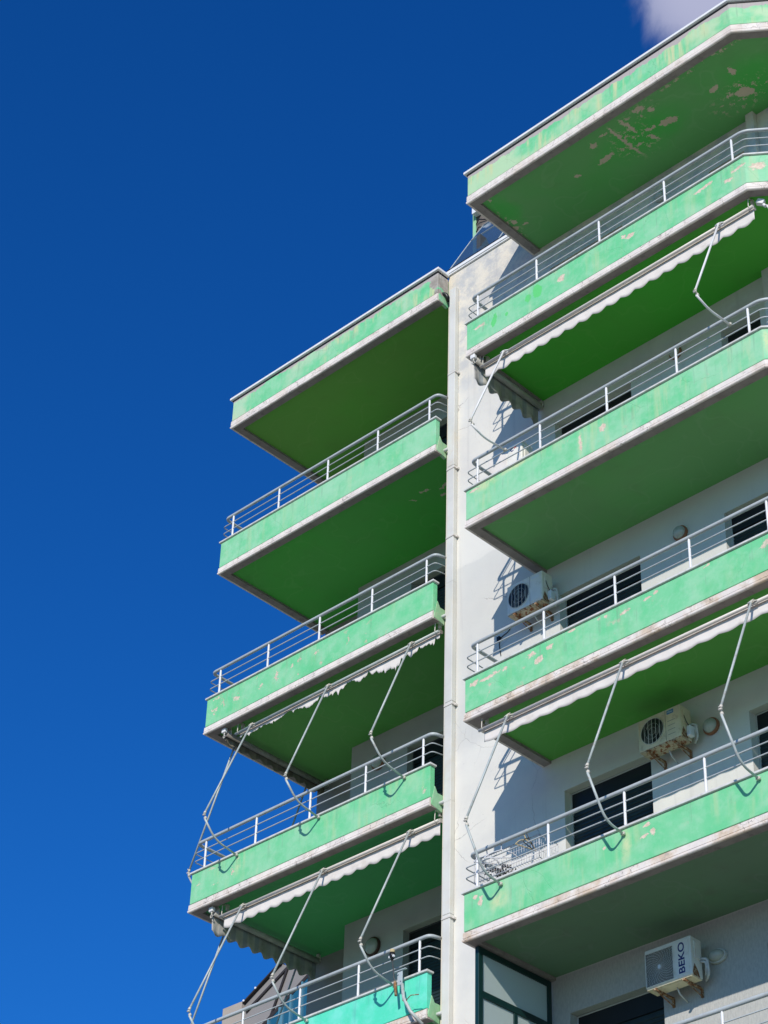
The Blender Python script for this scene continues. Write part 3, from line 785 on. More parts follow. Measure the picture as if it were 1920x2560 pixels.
def front_awning(label, k, x0, x1, ybar, y0, zp, arms, mats, rag=None, arm_kind='A', zbar=None, val_h=.19, per=.243, amp=.017, foot_dy=-.03, group='retractable awnings under the balconies'):
    zB = zb(k) - .092 if zbar is None else zbar
    root = empty('awning', ((x0 + x1) / 2, ybar, zB), label=label, cat='awning', group=group)
    m = MB(); m.tube([(x0, ybar, zB), (x1, ybar, zB)], .0215, 14); m.build('front_bar', M[mats[0]], root)
    m = MB(); m.tube([(x0 + .04, ybar + .075, zB + .035), (x1 - .02, ybar + .075, zB + .035)], .034, 14)
    ro = m.build('roller', M[mats[1]], root)
    for x in (x0 + .07, x1 - .05):
        m = MB(); m.obox((x, ybar + .075, zb(k) + .0), (1, 0, 0), (0, 1, 0), (0, 0, 1), .03, .05, .09)
        m.tube(fillet([(x, ybar + .04, zb(k) + .03), (x, ybar - .02, zb(k) + .01), (x, ybar - .03, zB + .0), (x, ybar + .02, zB - .03)], .03), .007, 6)
        m.build('roller_bracket', M['joint'], ro)
    m = MB(); scallop(m, (x0 + .05, ybar + .048), (x1 - .02, ybar + .048), zB + .004, val_h, per, amp, fold=.003, rag=rag, seed=k * 3)
    cloth(m, 'valance', M[mats[2]], root)
    for xb, xt in arms:
        zp_ = zp
        if arm_kind == 'A': bd, el = (-.45, .075), (-.69, .385)
        elif arm_kind == 'R': bd, el = (-.33, .045), (-.64, .58)
        else: bd, el = (-.37, -.04), (-.635, .09)
        arm(root, 0, (xb, y0 + foot_dy, zp_), (xb, y0 + bd[0], zp_ + bd[1]), (xb + (xt - xb) * .1, y0 + el[0], zp_ + el[1]), (xt, ybar - .03, zB), M[mats[3]])
        clamp(root, (xt, ybar, zB), 0, M[mats[4]])
    return root

front_awning('ivory scalloped awning rolled up under the top right balcony, with two white arms', 1, .12, 4.83, .155, 0, -5.60, [(.655, .575), (4.385, 4.30)],
             ('tube_cream', 'roller', 'fabric', 'arm_white', 'arm_white'), arm_kind='W', foot_dy=.05, zbar=zb(1) - .150, val_h=.205, amp=.020)
front_awning('torn ragged white awning rolled up under a left balcony, above the middle grey arms', 2, -5.98, -1.78, A + .145, A, -9.03,
             [(-5.554, -5.61), (-3.879, -3.97), (-2.228, -2.30)], ('arm_grey', 'roller_dirty', 'fabric', 'arm_grey', 'joint'), rag=.45, val_h=.13, zbar=zb(2) - .145)
front_awning('ivory scalloped awning on the lowest left balcony soffit, with three grey arms', 3, -6.05, -1.76, A + .175, A, -12.045,
             [(-5.53, -5.55), (-3.908, -3.925), (-2.299, -2.275)], ('tube_cream', 'roller', 'fabric', 'arm_grey', 'joint'), zbar=zb(3) - .15)
front_awning('creamy awning with small notches rolled up under the second lowest right balcony', 3, .15, 5.0, .095, 0, -12.07,
             [(.598, .645), (2.426, 2.46), (4.278, 4.325)], ('tube_cream', 'roller', 'fabric', 'arm_grey', 'joint'), arm_kind='R', per=.30, amp=.009, val_h=.175, zbar=zb(3) - .145)

def side_awning(label, k, x, y0, y1, mats, arms, val_h, zp, xl, droop=0.0, gear=True, seed=1, amp=.025):
    zB = zb(k) - .075
    root = empty('awning', (x, (y0 + y1) / 2, zB), label=label, cat='awning', group='retractable awnings under the balconies')
    m = MB(); m.tube([(x, y0, zB), (x, y1, zB)], .045, 14)
    ro = m.build('roller', M[mats[0]], root)
    for y in (y0 + .05, y1 - .03):
        m = MB(); m.tube(fillet([(x, y, zb(k) + .02), (x + .05, y, zb(k) + .0), (x + .05, y, zB - .02)], .03), .007, 6)
        m.obox((x, y, zb(k) - .005), (1, 0, 0), (0, 1, 0), (0, 0, 1), .05, .02, .08)
        m.build('roller_bracket', M['joint'], ro)
    m = MB(); m.tube([(x - .06, y0, zB - .02), (x - .06, y1, zB - .02)], .018, 10); m.build('front_bar', M[mats[0]], root)
    m = MB(); scallop(m, (x - .04, y0 + .0), (x - .04, y1 - .03), zB - .02, val_h, .24, amp, droop=droop, fold=.020, seed=seed)
    cloth(m, 'valance', M[mats[1]], root)
    if gear:
        m = MB(); m.obox((x - .01, y0 - .035, zB + .035), (1, 0, 0), (0, 1, 0), (0, 0, 1), .085, .06, .075)
        g_ = m.build('crank_box', M['arm_white'], root, bevel=.012)
        m = MB(); m.tube([(x, y0 - .04, zB), (x, y0 - .045, zB - .05)], .010, 8)
        ring = [(x + .020 * math.cos(t), y0 - .045, zB - .075 + .024 * math.sin(t)) for t in [i * math.pi / 6 for i in range(13)]]
        m.tube(ring, .006, 6, caps=False); m.build('crank_eye', M['joint'], g_)
    for yb in arms:
        arm(root, 1, (xl - .03, yb, zp), (xl - .36, yb, zp + .09), (xl - .53, yb, zp + .38), (x - .07, yb + .02, zB - .01), M[mats[2]])
        clamp(root, (x - .06, yb + .02, zB - .02), 1, M['joint'])
    return root
side_awning('grey striped awning valance hanging along the open end of the top right balcony', 1, .115, .06, 1.47, ('roller', 'valance_side', 'arm_white'), [], .30, 0, 0, droop=.03, seed=3)
side_awning('filthy brown roller awning at the open end of a left balcony, above the middle arms', 2, -6.16, A + .12, 3.52, ('roller_dirty', 'valance_filthy', 'arm_grey'), [A + .36, 3.15], .12, -9.03, XL, seed=5, amp=.015)
side_awning('grey striped scalloped awning along the open left end of the lowest left soffit', 3, -6.13, A + .13, 3.50, ('roller', 'valance_side', 'arm_grey'), [A + .45, 3.15], .27, -12.05, XL, seed=6)

# awning on the angled front of the top right balcony, mostly out of view
zB = zb(1) - .10
ca = empty('awning', (4.95, .26, zB), label='white gearbox and bar of the awning round the angled corner at the right edge', cat='awning', group='retractable awnings under the balconies')
d3 = Vector((CH.x, CH.y, 0)); p3 = Vector((5.0, .30, zB))
m = MB(); m.tube([p3, p3 + d3 * 1.3], .0215, 12); m.build('front_bar', M['tube_cream'], ca)
m = MB(); m.obox(Vector((4.90, .235, zB + .03)), (.9, .4, -.5), (-.4, .9, 0), (.4, .2, .8), .10, .07, .08); gb = m.build('crank_box', M['arm_white'], ca, bevel=.01)
m = MB(); m.tube([(4.93, .25, zB - .02), (4.96, .25, zB - .07)], .022, 8); m.tube([(4.97, .26, zB - .05), (5.0, .26, zB - .13)], .013, 8); m.build('crank_eye', M['arm_white'], gb)
m = MB(); scallop(m, (5.06, .40), (6.1, 1.18), zB - .012, .17); cloth(m, 'valance', M['fabric'], ca)

# ---------------------------------------------------------------- wall lamps
def dome(mb, c, rx, rz_, dep, n=20, rings=6):
    c = Vector(c); vs = []
    for i in range(rings + 1):
        t = i / rings * math.pi / 2
        for j in range(n):
            a = 2 * math.pi * j / n
            vs.append((c.x + rx * math.cos(t) * math.cos(a), c.y - dep * math.sin(t), c.z + rz_ * math.cos(t) * math.sin(a)))
    fs = [(i * n + j, i * n + (j + 1) % n, (i + 1) * n + (j + 1) % n, (i + 1) * n + j) for i in range(rings) for j in range(n)]
    mb.add(vs, fs, True)
def disc(mb, c, rx, rz_, y0, y1, n=24, rin=0.0):
    c = Vector(c)
    o = [(c.x + rx * math.cos(2 * math.pi * j / n), c.z + rz_ * math.sin(2 * math.pi * j / n)) for j in range(n)]
    mb.extr(o, 1, c.y + y0, c.y + y1)
def lamp(label, loc, r, ring, rx=None, cone=False):
    root = empty('wall_lamp', loc, label=label, cat='lamp', group='round bulkhead lamps on the walls')
    rx = rx or r
    m = MB(); disc(m, (0, 0, 0), rx, r, -.045, -.001); m.build('lamp_base', M[ring], root, local=True, bevel=.010)
    m = MB(); dome(m, (0, -.044, 0), rx * .83, r * .83, .075); m.build('lamp_globe', M['lamp_globe'], root, local=True)
    return root
lamp('round lamp with grey globe behind the railing of the top right balcony', (2.46, W, -1.02), .095, 'inner_wall')
lamp('round lamp half hidden behind the railing under the top awning', (2.53, W, -4.07), .10, 'lamp_ring')
lamp('round lamp with brown base between two dark windows, level with the bar grille air conditioner', (2.41, W, -7.08), .11, 'lamp_ring')
lamp('round lamp with orange brown base beside the rusty air conditioner', (2.67, W, -10.09), .115, 'lamp_ring')
lamp('white rimmed oval lamp beside the lettered air conditioner', (2.53, W, -13.05), .085, 'lamp_white', rx=.125)
lamp('round lamp with orange base behind the left balcony railing', (-4.57, W1, -7.07), .13, 'lamp_ring')
lamp('large round lamp with dark brown ring on the lowest left balcony wall', (-4.56, W1, -10.11), .145, 'lamp_ring_dark')

# ---------------------------------------------------------------- air conditioners
def text_mesh(s, size, mat, parent, mtx, name='lettering', extr=.0012, bold=0.0):
    cu = bpy.data.curves.new(name, 'FONT'); cu.body = s; cu.size = size; cu.extrude = extr; cu.align_x = 'CENTER'; cu.align_y = 'CENTER'; cu.offset = bold
    tmp = bpy.data.objects.new('tmp_text', cu); COL.objects.link(tmp)
    dg = bpy.context.evaluated_depsgraph_get(); me = bpy.data.meshes.new_from_object(tmp.evaluated_get(dg))
    bpy.data.objects.remove(tmp); me.transform(mtx); me.materials.clear(); me.materials.append(mat); me.name = name
    o = bpy.data.objects.new(name, me); link(o, parent, True); return o
M['navy'] = simple('navy_lettering', (.015, .025, .14), .4, .05, 5, bstr=0)
M['red'] = simple('red_lettering', (.45, .03, .03), .4, .05, 5, bstr=0)
M['badge_blue'] = simple('blue_badge', (.04, .22, .42), .4, .05, 5, bstr=0)
M['badge_white'] = simple('white_badge', (.72, .74, .76), .4, .05, 5, bstr=0)
FRONT = Matrix(((1, 0, 0, 0), (0, 0, -1, 0), (0, 1, 0, 0), (0, 0, 0, 1)))   # text lying in xz facing -y
def ac(label, cx, zbot, w_, h, D, gap, style):
    """origin: wall point under the middle of the unit"""
    root = empty('air_conditioner', (cx, W, zbot), label=label, cat='air conditioner', group='outdoor air conditioner units on the right wall')
    body = {'bars': 'ac_white', 'bars_old': 'ac_aged', 'spiral': 'ac_white', 'plain': 'ac_white'}[style]
    x0, x1 = -w_ / 2, w_ / 2; yf = -(gap + D); yb = -gap
    m = MB(); m.box(x0, x1, yf, yb, .004, h)
    ca_ = m.build('casing', M[body], root, local=True, bevel=.012)
    m = MB(); m.box(x0 + .008, x1 - .008, yf + .008, yb - .008, -.012, .004); m.box(x0 + .05, x1 - .05, yf + .03, yb - .03, -.018, -.012)
    m.build('base_pan', M['ac_base_rust'] if style != 'spiral' else M['ac_aged'], ca_, local=True, bevel=.003)
    fx = x0 + w_ * .34; fz = h * .50; R = h * .40
    if style in ('bars', 'bars_old'):
        m = MB(); n = 32   # front ring plate around the fan well
        ring = []
        for j in range(n):
            a = 2 * math.pi * j / n; ring.append((math.cos(a), math.sin(a)))
        vs = [(fx + R * c, yf - .004, fz + R * s_) for c, s_ in ring] + [(fx + R * 1.06 * c, yf - .0045, fz + R * 1.06 * s_) for c, s_ in ring] + [(fx + R * 1.09 * c, yf + .001, fz + R * 1.09 * s_) for c, s_ in ring]
        m.add(vs, [(j, (j + 1) % n, (j + 1) % n + n, j + n) for j in range(n)] + [(j + n, (j + 1) % n + n, (j + 1) % n + 2 * n, j + 2 * n) for j in range(n)], True)
        m.build('grille_ring', M[body], ca_, local=True)
        m = MB(); disc(m, (fx, yf, fz), R, R, -.003, .004, 32); well = m.build('fan_well', M['ac_dark'], ca_, local=True)
        m = MB()
        for q in range(3):
            a0 = q * 2.1 + .4
            P = [(fx + R * .12 * math.cos(a0), fz + R * .12 * math.sin(a0))] + [(fx + R * .9 * math.cos(a0 + t), fz + R * .9 * math.sin(a0 + t)) for t in (0, .3, .6, .9, 1.15)]
            m.extr(P, 1, yf - .0045, yf - .0032)
        m.build('fan_blades', M['black'], well, local=True)
        m = MB()
        for i in range(5):
            xx = fx + R * (-.66 + .33 * i); hh = math.sqrt(max(0, R * R - (xx - fx) ** 2)) * 1.02
            m.tube([(xx, yf - .010, fz - hh), (xx, yf - .014, fz), (xx, yf - .010, fz + hh)], .0028, 6)
        for r_ in (.3, .6, .98):
            m.tube([(fx + R * r_ * math.cos(t), yf - .009, fz + R * r_ * math.sin(t)) for t in [i * math.pi / 14 for i in range(29)]], .0012 if r_ < .9 else .003, 5, caps=False)
        m.build('fan_guard', M['ac_white'], ca_, local=True)
        xs = x0 + w_ * .66
        m = MB(); m.box(xs, x1 - .018, yf - .006, yf + .002, .03, h - .03); pn = m.build('front_panel', M[body], ca_, local=True, bevel=.004)
        m = MB(); m.box(xs - .006, xs - .002, yf - .0015, yf + .002, .01, h - .01); m.build('panel_gap', M['ac_dark'], ca_, local=True)
        if style == 'bars_old':
            m = MB(); m.box(xs + .025, xs + .125, yf - .009, yf - .006, h - .085, h - .035); bd = m.build('badge', M['badge_blue'], pn, local=True)
            text_mesh('Midea', .034, M['badge_white'], ca_, Matrix.Translation((xs + .075, yf - .0095, h - .061)) @ FRONT, 'lettering')
            m = MB()
            for q in range(4): m.box(xs + .03, xs + .14, yf - .0075, yf - .006, .07 + q * .062, .074 + q * .062)
            m.build('panel_ribs', M['ac_dark'], pn, local=True)
        else:
            m = MB(); m.box(xs + .03, x1 - .05, yf - .0085, yf - .006, h - .085, h - .048); m.build('badge', M['badge_white'], pn, local=True, bevel=.002)
    elif style == 'spiral':
        gx0, gx1, gz0, gz1 = x0 + .018, x0 + w_ * .61, .022, h - .055
        cxg, czg = (gx0 + gx1) / 2, (gz0 + gz1) / 2
        m = MB(); m.box(gx0, gx1, yf - .002, yf + .004, gz0, gz1); well = m.build('fan_well', M['ac_dark'], ca_, local=True)
        m = MB()
        t = .008
        m.box(gx0 - t, gx1 + t, yf - .010, yf + .002, gz0 - t, gz0); m.box(gx0 - t, gx1 + t, yf - .010, yf + .002, gz1, gz1 + t)
        m.box(gx0 - t, gx0, yf - .010, yf + .002, gz0, gz1); m.box(gx1, gx1 + t, yf - .010, yf + .002, gz0, gz1)
        m.build('grille_frame', M['ac_white'], ca_, local=True, bevel=.002)
        m = MB()
        inside = lambda x, z: gx0 < x < gx1 and gz0 < z < gz1
        for i in range(1, 19):
            r_ = .018 + i * .0132; run = []
            for j in range(61):
                a = 2 * math.pi * j / 60; x, z = cxg + r_ * math.cos(a), czg + r_ * math.sin(a)
                if inside(x, z): run.append((x, yf - .006, z))
                if (not inside(x, z) or j == 60) and len(run) > 1: m.tube(run, .0017, 4, caps=False); run = []
                elif not inside(x, z): run = []
        for q in range(26):
            a0 = 2 * math.pi * q / 26; run = []
            for j in range(16):
                r_ = .02 + j * .016; a = a0 + j * .085; x, z = cxg + r_ * math.cos(a), czg + r_ * math.sin(a)
                if inside(x, z): run.append((x, yf - .004, z))
                else: break
            if len(run) > 1: m.tube(run, .0014, 4, caps=False)
        m.build('fan_guard', M['ac_white'], ca_, local=True)
        m = MB(); disc(m, (cxg, yf - .006, czg), .021, .026, -.006, .004, 20); m.build('guard_hub', M['badge_white'], ca_, local=True)
        xs = x0 + w_ * .67
        m = MB(); m.box(xs, x1 - .03, yf - .006, yf + .002, .03, h - .03); m.build('front_panel', M['ac_white'], ca_, local=True, bevel=.005)
        T = Matrix.Translation((xs + .088, yf - .0075, h * .49)) @ FRONT @ Matrix.Rotation(math.pi / 2, 4, 'Z')
        text_mesh('BEKO', .145, M['navy'], ca_, T @ Matrix.Diagonal((1.05, .82, 1, 1)), 'lettering', bold=.0022)
    else:
        xs = x0 + w_ * .60
        m = MB(); m.box(xs, x1 - .012, yf - .006, yf + .002, .02, h - .02); m.build('front_panel', M['ac_white'], ca_, local=True, bevel=.004)
        m = MB(); m.box(x0 + .02, xs - .03, yf - .004, yf + .002, .03, h - .05); m.build('fan_guard', M['fabric'], ca_, local=True, bevel=.004)
        text_mesh('C', .085, M['navy'], ca_, Matrix.Translation((xs + .075, yf - .0075, h - .095)) @ FRONT, 'lettering', bold=.003)
        text_mesh('H', .060, M['red'], ca_, Matrix.Translation((xs + .135, yf - .0075, h - .080)) @ FRONT, 'lettering', bold=.002)
    # service side
    m = MB(); m.box(x1 - .002, x1 + .012, yf + .05, yb - .05, h * .45, h - .05); m.build('side_cover', M[body], ca_, local=True, bevel=.005)
    if style in ('bars', 'bars_old'):
        m = MB(); m.box(x1 + .003, x1 + .065, yf + .10, yf + .19, .03, .17); m.build('junction_box', M['badge_white'], ca_, local=True, bevel=.012)
        m = MB(); m.tube(fillet([(x1 + .012, yf + .06, h * .68), (x1 + .02, yf + .09, h * .5), (x1 + .03, yf + .14, .16)], .03), .005, 6); m.build('cable', M['black'], ca_, local=True)
    m = MB()
    m.add([(x1 + .0015, yf + .02, .0), (x1 + .0015, yf + .14, .0), (x1 + .0015, yf + .12, .06), (x1 + .0015, yf + .09, .10), (x1 + .0015, yf + .05, .15), (x1 + .0015, yf + .03, .10), (x1 + .0015, yf + .012, .04)], [list(range(7))])
    m.build('rust_stain', M['ac_rust'], ca_, local=True, recalc=False)
    for i in range(2):
        q = i * .035
        m = MB(); m.tube(fillet([(x1 + .004, yb + -.04, h * .50 - q), (x1 + .09 - q * .4, yb - .03, h * .46 - q), (x1 + .085 - q, yb + .0, h * .10 + q), (x1 - .01, yb + gap * .5, .02 + q)], .10, 8), .016, 8)
        m.build('insulated_pipe', M['pipe_white'], ca_, local=True)
    m = MB(); m.tube(fillet([(x0 + .33, yb - .06, -.01), (x0 + .34, yb - .03, -.09), (x0 + .33, -.01, -.13)], .03), .010, 8); m.build('drain_hose', M['pipe_white'], ca_, local=True)
    if style != 'plain':
        for bx in (x0 + .13, x1 - .12):
            m = MB()
            m.box(bx - .016, bx + .016, yf - .012, -.001, -.042, -.019)
            m.box(bx - .016, bx + .016, -.022, -.001, -.135, -.044)
            m.tube([(bx, yf + .05, -.045), (bx, -.015, -.125)], .008, 6)
            m.build('wall_bracket', M['ac_rust'], root, local=True, bevel=.002)
    return root
ac('white air conditioner with bar grille and rusty base beside its railing shadow', .03, -7.315, .625, .465, .22, .13, 'bars')
ac('aged yellowish air conditioner with a blue badge and rusted brackets', 2.14, -10.275, .64, .44, .22, .13, 'bars_old')
ac('white air conditioner with square spiral grille and navy lettering down its front', 2.07, -13.335, .655, .475, .20, .14, 'spiral')
ac('white air conditioner standing low behind the railing under the top awning', -.285, -4.98, .64, .53, .235, .13, 'plain')

# cable near the balcony end
m = MB(); m.tube(fillet([(-.48, W - .01, -7.17), (-.55, W - .012, -7.27), (-.70, W - .012, -7.31), (-.73, W - .012, -7.40), (-.70, W - .012, -7.6)], .05), .006, 6)
m.obox((-.73, W - .02, -7.32), (1, 0, 0), (0, 1, 0), (0, 0, 1), .05, .03, .06)
tag(m.build('cable', M['black']), label='black cable and plug hanging on the white wall under the first air conditioner', cat='cable')

# ---------------------------------------------------------------- glazed screen at the end of the lowest right balcony
gx = .07; zt_ = zb(4) - .010; zl = -16.2
gs = empty('glass_screen', (gx, .85, zl), label='frosted glass screen in a dark green frame closing the end of the lowest right balcony', cat='glass screen')
m = MB()
bars = [(.15, .225, zl, zt_), (1.385, 1.45, zl, zt_)]
for a_, b_, c_, d_ in bars: m.box(gx - .03, gx + .03, a_, b_, c_, d_)
m.box(gx - .025, gx + .025, .225, 1.385, zt_ - .075, zt_)
m.box(gx - .025, gx + .025, .225, 1.385, zt_ - .62, zt_ - .535)
m.box(gx - .022, gx + .022, .775, .835, zl, zt_ - .62)
m.box(gx - .025, gx + .025, .225, 1.385, zl, zl + .08)
m.build('frame', M['frame_green'], gs, bevel=.005)
for a_, b_, c_, d_ in ((.225, 1.385, zt_ - .535, zt_ - .075), (.225, .775, zl + .08, zt_ - .62), (.835, 1.385, zl + .08, zt_ - .62)):
    m = MB(); m.box(gx - .005, gx + .005, a_, b_, c_, d_); m.build('pane', M['frosted'], gs)

# ---------------------------------------------------------------- things on the lower right balcony
def hanger(label, x, ang, mat, sc=1.0):
    z = zt(4) + .548 + .028
    root = empty('clothes_hanger', (x, .08, z), math.radians(ang), label=label, cat='clothes hanger', group='clothes hangers hooked on the handrail')
    m = MB()
    hook = [(0, -.030 * math.cos(t), -.030 + .032 * math.sin(t)) for t in [i * math.pi / 7 for i in range(0, 8)]]
    hook = [(a, b, c) for a, b, c in hook] + [(0, .030, -.06), (0, .012, -.10), (0, 0, -.13)]
    m.tube(hook, .0065, 6)
    w_ = .19 * sc
    m.tube(fillet([(0, 0, -.13), (-w_ * .6, 0, -.17), (-w_, 0, -.235), (w_, 0, -.235), (w_ * .6, 0, -.17), (0, 0, -.13)], .02, 4), .0065, 6)
    m.build('wire_frame', mat, root, local=True)
hanger('pale grey wire hanger hooked on the handrail nearest the balcony end', .30, 55, M['wire'], .9)
hanger('white hanger on the handrail between the grey one and the yellow one', .52, 40, M['wire'], 1.1)
M['string'] = simple('yellowed_cord', (.55, .44, .24), .8, .2, 12, bstr=.1)
hanger('yellowish hanger on the handrail above the wire basket', .905, 75, M['string'], .8)
hanger('dark hanger on the handrail right of the yellowish one', .95, 100, M['frame_dark'], .7)
rk = empty('wire_rack', (.52, .34, -11.75), label='white wire drying rack behind the railing at the balcony end', cat='drying rack')
m = MB()
x0, x1, y0, y1, z0, z1 = .02, 1.04, .16, .50, -11.80, -11.50
for z in (z0, z1): m.tube([(x0, y0, z), (x1, y0, z), (x1, y1, z), (x0, y1, z), (x0, y0, z)], .007, 6)
for x in (x0, x1):
    for y in (y0, y1): m.tube([(x, y, z0), (x, y, z1)], .006, 6)
rf = m.build('frame', M['wire'], rk)
m = MB()
n = 26
for i in range(1, n):
    x = x0 + (x1 - x0) * i / n
    m.tube([(x, y0, z1), (x, y0, z0), (x, y1, z0), (x, y1, z1)], .0028, 4)
for i in range(1, 9):
    y = y0 + (y1 - y0) * i / 9
    for x in (x0, x1): m.tube([(x, y, z0), (x, y, z1)], .0028, 4)
for z in (-11.6, -11.7):
    m.tube([(x0, y0, z), (x1, y0, z), (x1, y1, z), (x0, y1, z), (x0, y0, z)], .0028, 4)
m.build('wire_mesh', M['wire'], rk)
m = MB(); rr = random.Random(4)
for i in range(46):
    c = Vector((rr.uniform(.10, .46), rr.uniform(.20, .42), 0)); c.z = -11.74 + rr.random() * .20 * (1 - (c.x - .1) / .5) + .02
    d = Vector((rr.uniform(-1, 1), rr.uniform(-1, 1), rr.uniform(-1, 1))).normalized()
    s2 = d.cross(Vector((.3, .5, .8))).normalized()
    m.obox(c, d, s2, d.cross(s2), .075, .012, .010)
M['pegs'] = simple('dark_pegs', (.055, .055, .065), .5, .6, 22, bstr=.05, dirt=(.45, .34, .26), dirt_amt=.8, dlo=.54, dhi=.58)
tag(m.build('clothes_pegs', M['pegs']), label='heap of dark clothes pegs in the left end of the wire rack', cat='clothes pegs', kind='stuff')

# ---------------------------------------------------------------- antenna on the lowest left balcony
an = empty('antenna_mount', (-2.15, A - .05, -12.1), label='rusty antenna mount with a black receiver head on the turquoise balcony', cat='antenna')
y = A - .15
m = MB(); m.tube([(-2.10, A - .10, -12.10), (-2.02, y, -12.33), (-1.90, y, -12.54), (-1.79, A - .04, -12.71)], .022, 10); m.build('mounting_tube', M['arm_grey'], an)
m = MB(); m.obox((-2.14, y + .05, -12.0), (1, 0, 0), (0, 1, 0), (0, 0, 1), .085, .012, .20)
m.obox((-2.14, y + .045, -11.905), (1, 0, 0), (0, 1, 0), (0, 0, 1), .22, .035, .012)
for a_, b_ in ((-2.165, -11.95), (-2.12, -12.05)): m.tube([(a_, y + .045, b_), (a_, y + .030, b_)], .010, 8)
m.build('mounting_plate', M['clip'], an, bevel=.002)
m = MB(); m.tube([(-2.235, y, -11.74), (-2.20, y, -12.0), (-2.165, y, -12.12)], .0085, 8)
rd = m.build('receiver_rod', M['frame_dark'], an)
m = MB(); m.tube([(-2.175, y - .005, -12.06), (-2.15, y - .005, -12.26)], .019, 8); m.build('rod_socket', M['ac_rust'], rd)
m = MB(); m.tube([(-2.24, y, -11.76), (-2.24, y, -11.72), (-2.24, y, -11.70), (-2.24, y, -11.645)], [.012, .022, .038, .036], 12)
hd = m.build('receiver_head', M['black'], an)
m = MB(); m.tube([(-2.24, y, -11.645), (-2.24, y, -11.60)], [.037, .030], 12); m.build('receiver_cap', M['string'], hd)
m = MB(); m.obox((-2.275, y - .01, -11.70), (1, 0, 0), (0, 1, 0), (0, 0, 1), .02, .03, .03); m.obox((-2.205, y - .01, -11.70), (1, 0, 0), (0, 1, 0), (0, 0, 1), .02, .03, .03); m.build('head_clip', M['badge_white'], hd, bevel=.003)
m = MB(); m.tube([(-1.99, y, -12.38), (-1.88, y - .02, -12.34), (-1.74, y - .02, -12.37)], .006, 6); m.tube([(-2.02, y - .01, -12.36), (-1.97, y, -12.39)], .014, 6); m.build('side_rod', M['ac_rust'], an)

# ---------------------------------------------------------------- glass canopy and penthouse on the roof
y0, y1, xg, zg0, zg1 = W + .01, W + .55, -1.79, .195, 1.265
gc = empty('glass_canopy', (-1.3, W + .4, .15), label='sloping blue grey glass canopy above the white wall top', cat='canopy')
m = MB(); m.box(xg, 2.0, W - .02, W + .07, .146, .200); m.build('base_frame', M['black_trim'], gc)
m = MB(); m.add([(xg, y0, zg0), (2.0, y0, zg0), (2.0, y1, zg1), (xg, y1, zg1)], [(0, 1, 2, 3)]); m.build('pane', M['glass_blue'], gc, recalc=False)
m = MB(); m.add([(xg, y1 + .002, zg1 + .01), (2.0, y1 + .002, zg1 + .01), (2.0, 2.30, 1.78), (xg + .04, 2.30, 1.78)], [(0, 1, 2, 3)]); m.build('pane', M['glass_blue'], gc, recalc=False)
m = MB(); m.tube([(xg, y1, zg1), (2.0, y1, zg1)], .012, 8); m.tube([(xg, y0, zg0), (xg, y1, zg1), (xg + .04, 2.30, 1.78)], .008, 8); m.tube([(-.75, y0, zg0), (-.75, y1, zg1), (-.75, 2.3, 1.78)], .009, 8)
m.tube([(xg + .04, 2.30, 1.78), (2.0, 2.30, 1.78)], .012, 8)
m.build('glazing_bar', M['arm_grey'], gc)
m = MB(); m.box(-1.60, 1.9, y1 + .02, y1 + .06, .20, .95); m.box(-1.32, -1.24, y0 + .16, y1 - .02, .20, .80); m.build('inner_panel', M['frame_dark'], gc)
ph = empty('penthouse', (-.5, 4, 0), label='small dark stone rooftop room with green edge behind the glass canopy', cat='rooftop room')
m = MB(); m.box(-2.19, 1.0, 2.62, 6, -.02, 2.70); m.build('wall', M['stone'], ph)
m = MB(); m.box(-2.26, -2.192, 2.60, 6, -.02, 2.72); m.build('green_edge', M['slab_end'], ph)
m = MB()
for z in (2.30, 2.12, 2.02): m.tube(fillet([(-2.18, 2.60, z), (-2.10, 2.57, z + .05), (-1.97, 2.60, z - .02), (-1.8, 2.6, z)], .03), .010, 6)
m.build('wall_cable', M['black'], ph)
m = MB(); m.box(-2.19, -2.08, 2.50, 2.61, 2.48, 2.62); m.build('white_box', M['badge_white'], ph)

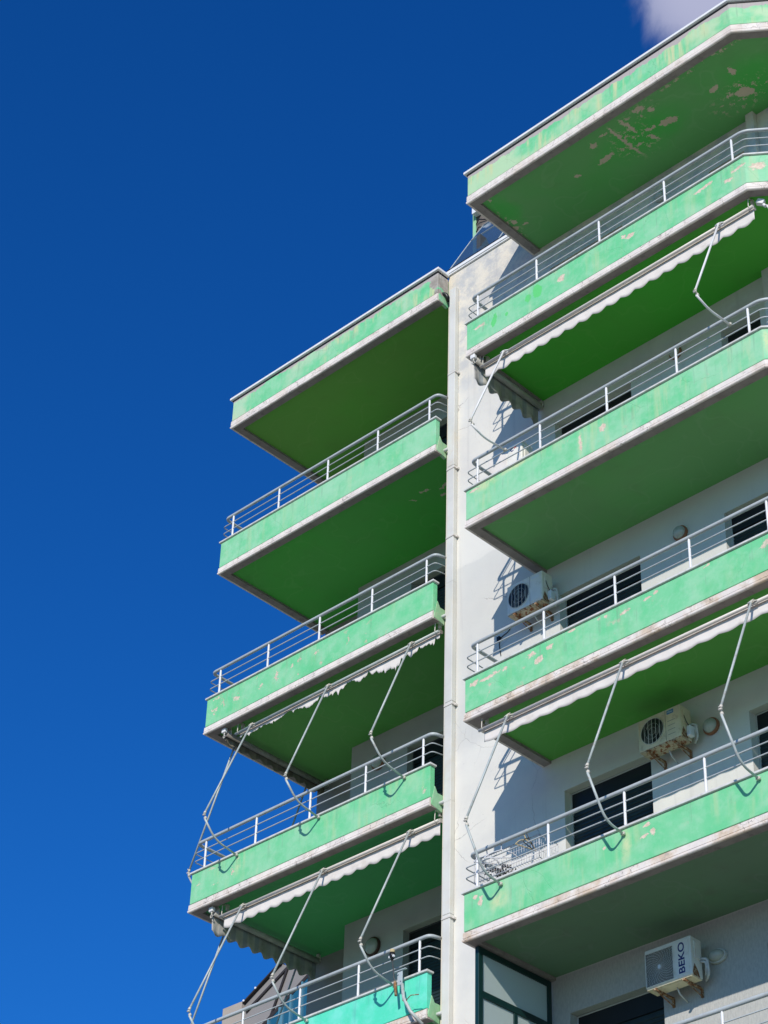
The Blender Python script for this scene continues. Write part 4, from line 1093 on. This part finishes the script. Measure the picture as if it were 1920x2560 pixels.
# ---------------------------------------------------------------- neighbouring building far behind
nb = empty('neighbouring_building', (-24, 23, GROUND), label='grey clad building with teal glass front beyond the lowest left balcony', cat='building')
M['clad'] = simple('taupe_cladding', (.26, .24, .225), .6, .12, .8, bstr=.1)
M['clad_dark'] = simple('dark_joint_strip', (.035, .028, .025), .6, .2, 1, bstr=.1)
M['beige'] = simple('beige_cladding', (.42, .36, .30), .7, .12, .6, bstr=.1)
Y0 = 20.0
m = MB(); m.extr([(-26.65, 1.15), (-25.02, 2.03), (-24.7, 1.86), (-23.3, .62), (-23.3, GROUND), (-26.65, GROUND)], 1, Y0, Y0 + 6)
m.extr([(-25.0, 2.03), (-21.0, 2.6), (-21.0, GROUND), (-24.6, GROUND), (-24.72, 1.84)], 1, Y0 + .25, Y0 + 6)
m.build('cladding', M['clad'], nb)
def strip(p, q, t, yo, mat, name):
    p, q = Vector(p), Vector(q); d = (q - p).normalized(); n_ = Vector((-d.y, d.x)) * t
    m = MB(); m.extr([tuple(p - n_), tuple(q - n_), tuple(q + n_), tuple(p + n_)], 1, Y0 - yo, Y0 + .1); m.build(name, mat, nb)
strip((-26.70, 1.16), (-25.03, 2.06), .022, .10, M['clad_dark'], 'roof_edge')
strip((-26.35, 1.02), (-24.78, 1.85), .035, .05, M['clad_dark'], 'joint_strip')
strip((-24.76, 1.86), (-25.50, .25), .035, .052, M['clad_dark'], 'joint_strip')
strip((-23.85, 1.40), (-25.65, .40), .055, .056, M['clad_dark'], 'joint_strip')
m = MB(); m.extr([(-23.9, 1.36), (-25.62, .36), (-26.6, -.3), (-26.6, -8), (-21.5, -8), (-21.5, 1.9), (-23.4, 1.9)], 1, Y0 - .04, Y0 - .005)
gf = m.build('glass_front', M['glass_teal'], nb)
m = MB()
for i in range(9):
    x = -25.4 + i * .42
    m.box(x, x + .045, Y0 - .09, Y0 - .041, -8, min(1.7, .4 + (x + 25.55) * .58))
    if i % 3 == 1: m.box(x + .045, x + .15, Y0 - .075, Y0 - .041, -8, min(1.7, .42 + (x + 25.5) * .58))
M['mullion'] = simple('teal_mullion', (.10, .25, .33), .4, .1, 2, bstr=.03)
m.build('mullion', M['mullion'], gf)
m = MB(); m.box(-27.22, -26.45, Y0 - .12, Y0 + 3, GROUND, 1.33)
m.build('side_block', M['beige'], nb, bevel=.01)
m = MB()
for px, pz in ((-25.02, 2.06), (-25.95, 1.58), (-26.4, 1.34)): m.tube([(px, Y0 - .12, pz), (px, Y0 - .02, pz)], .03, 8)
m.build('edge_lamp', M['badge_white'], nb)
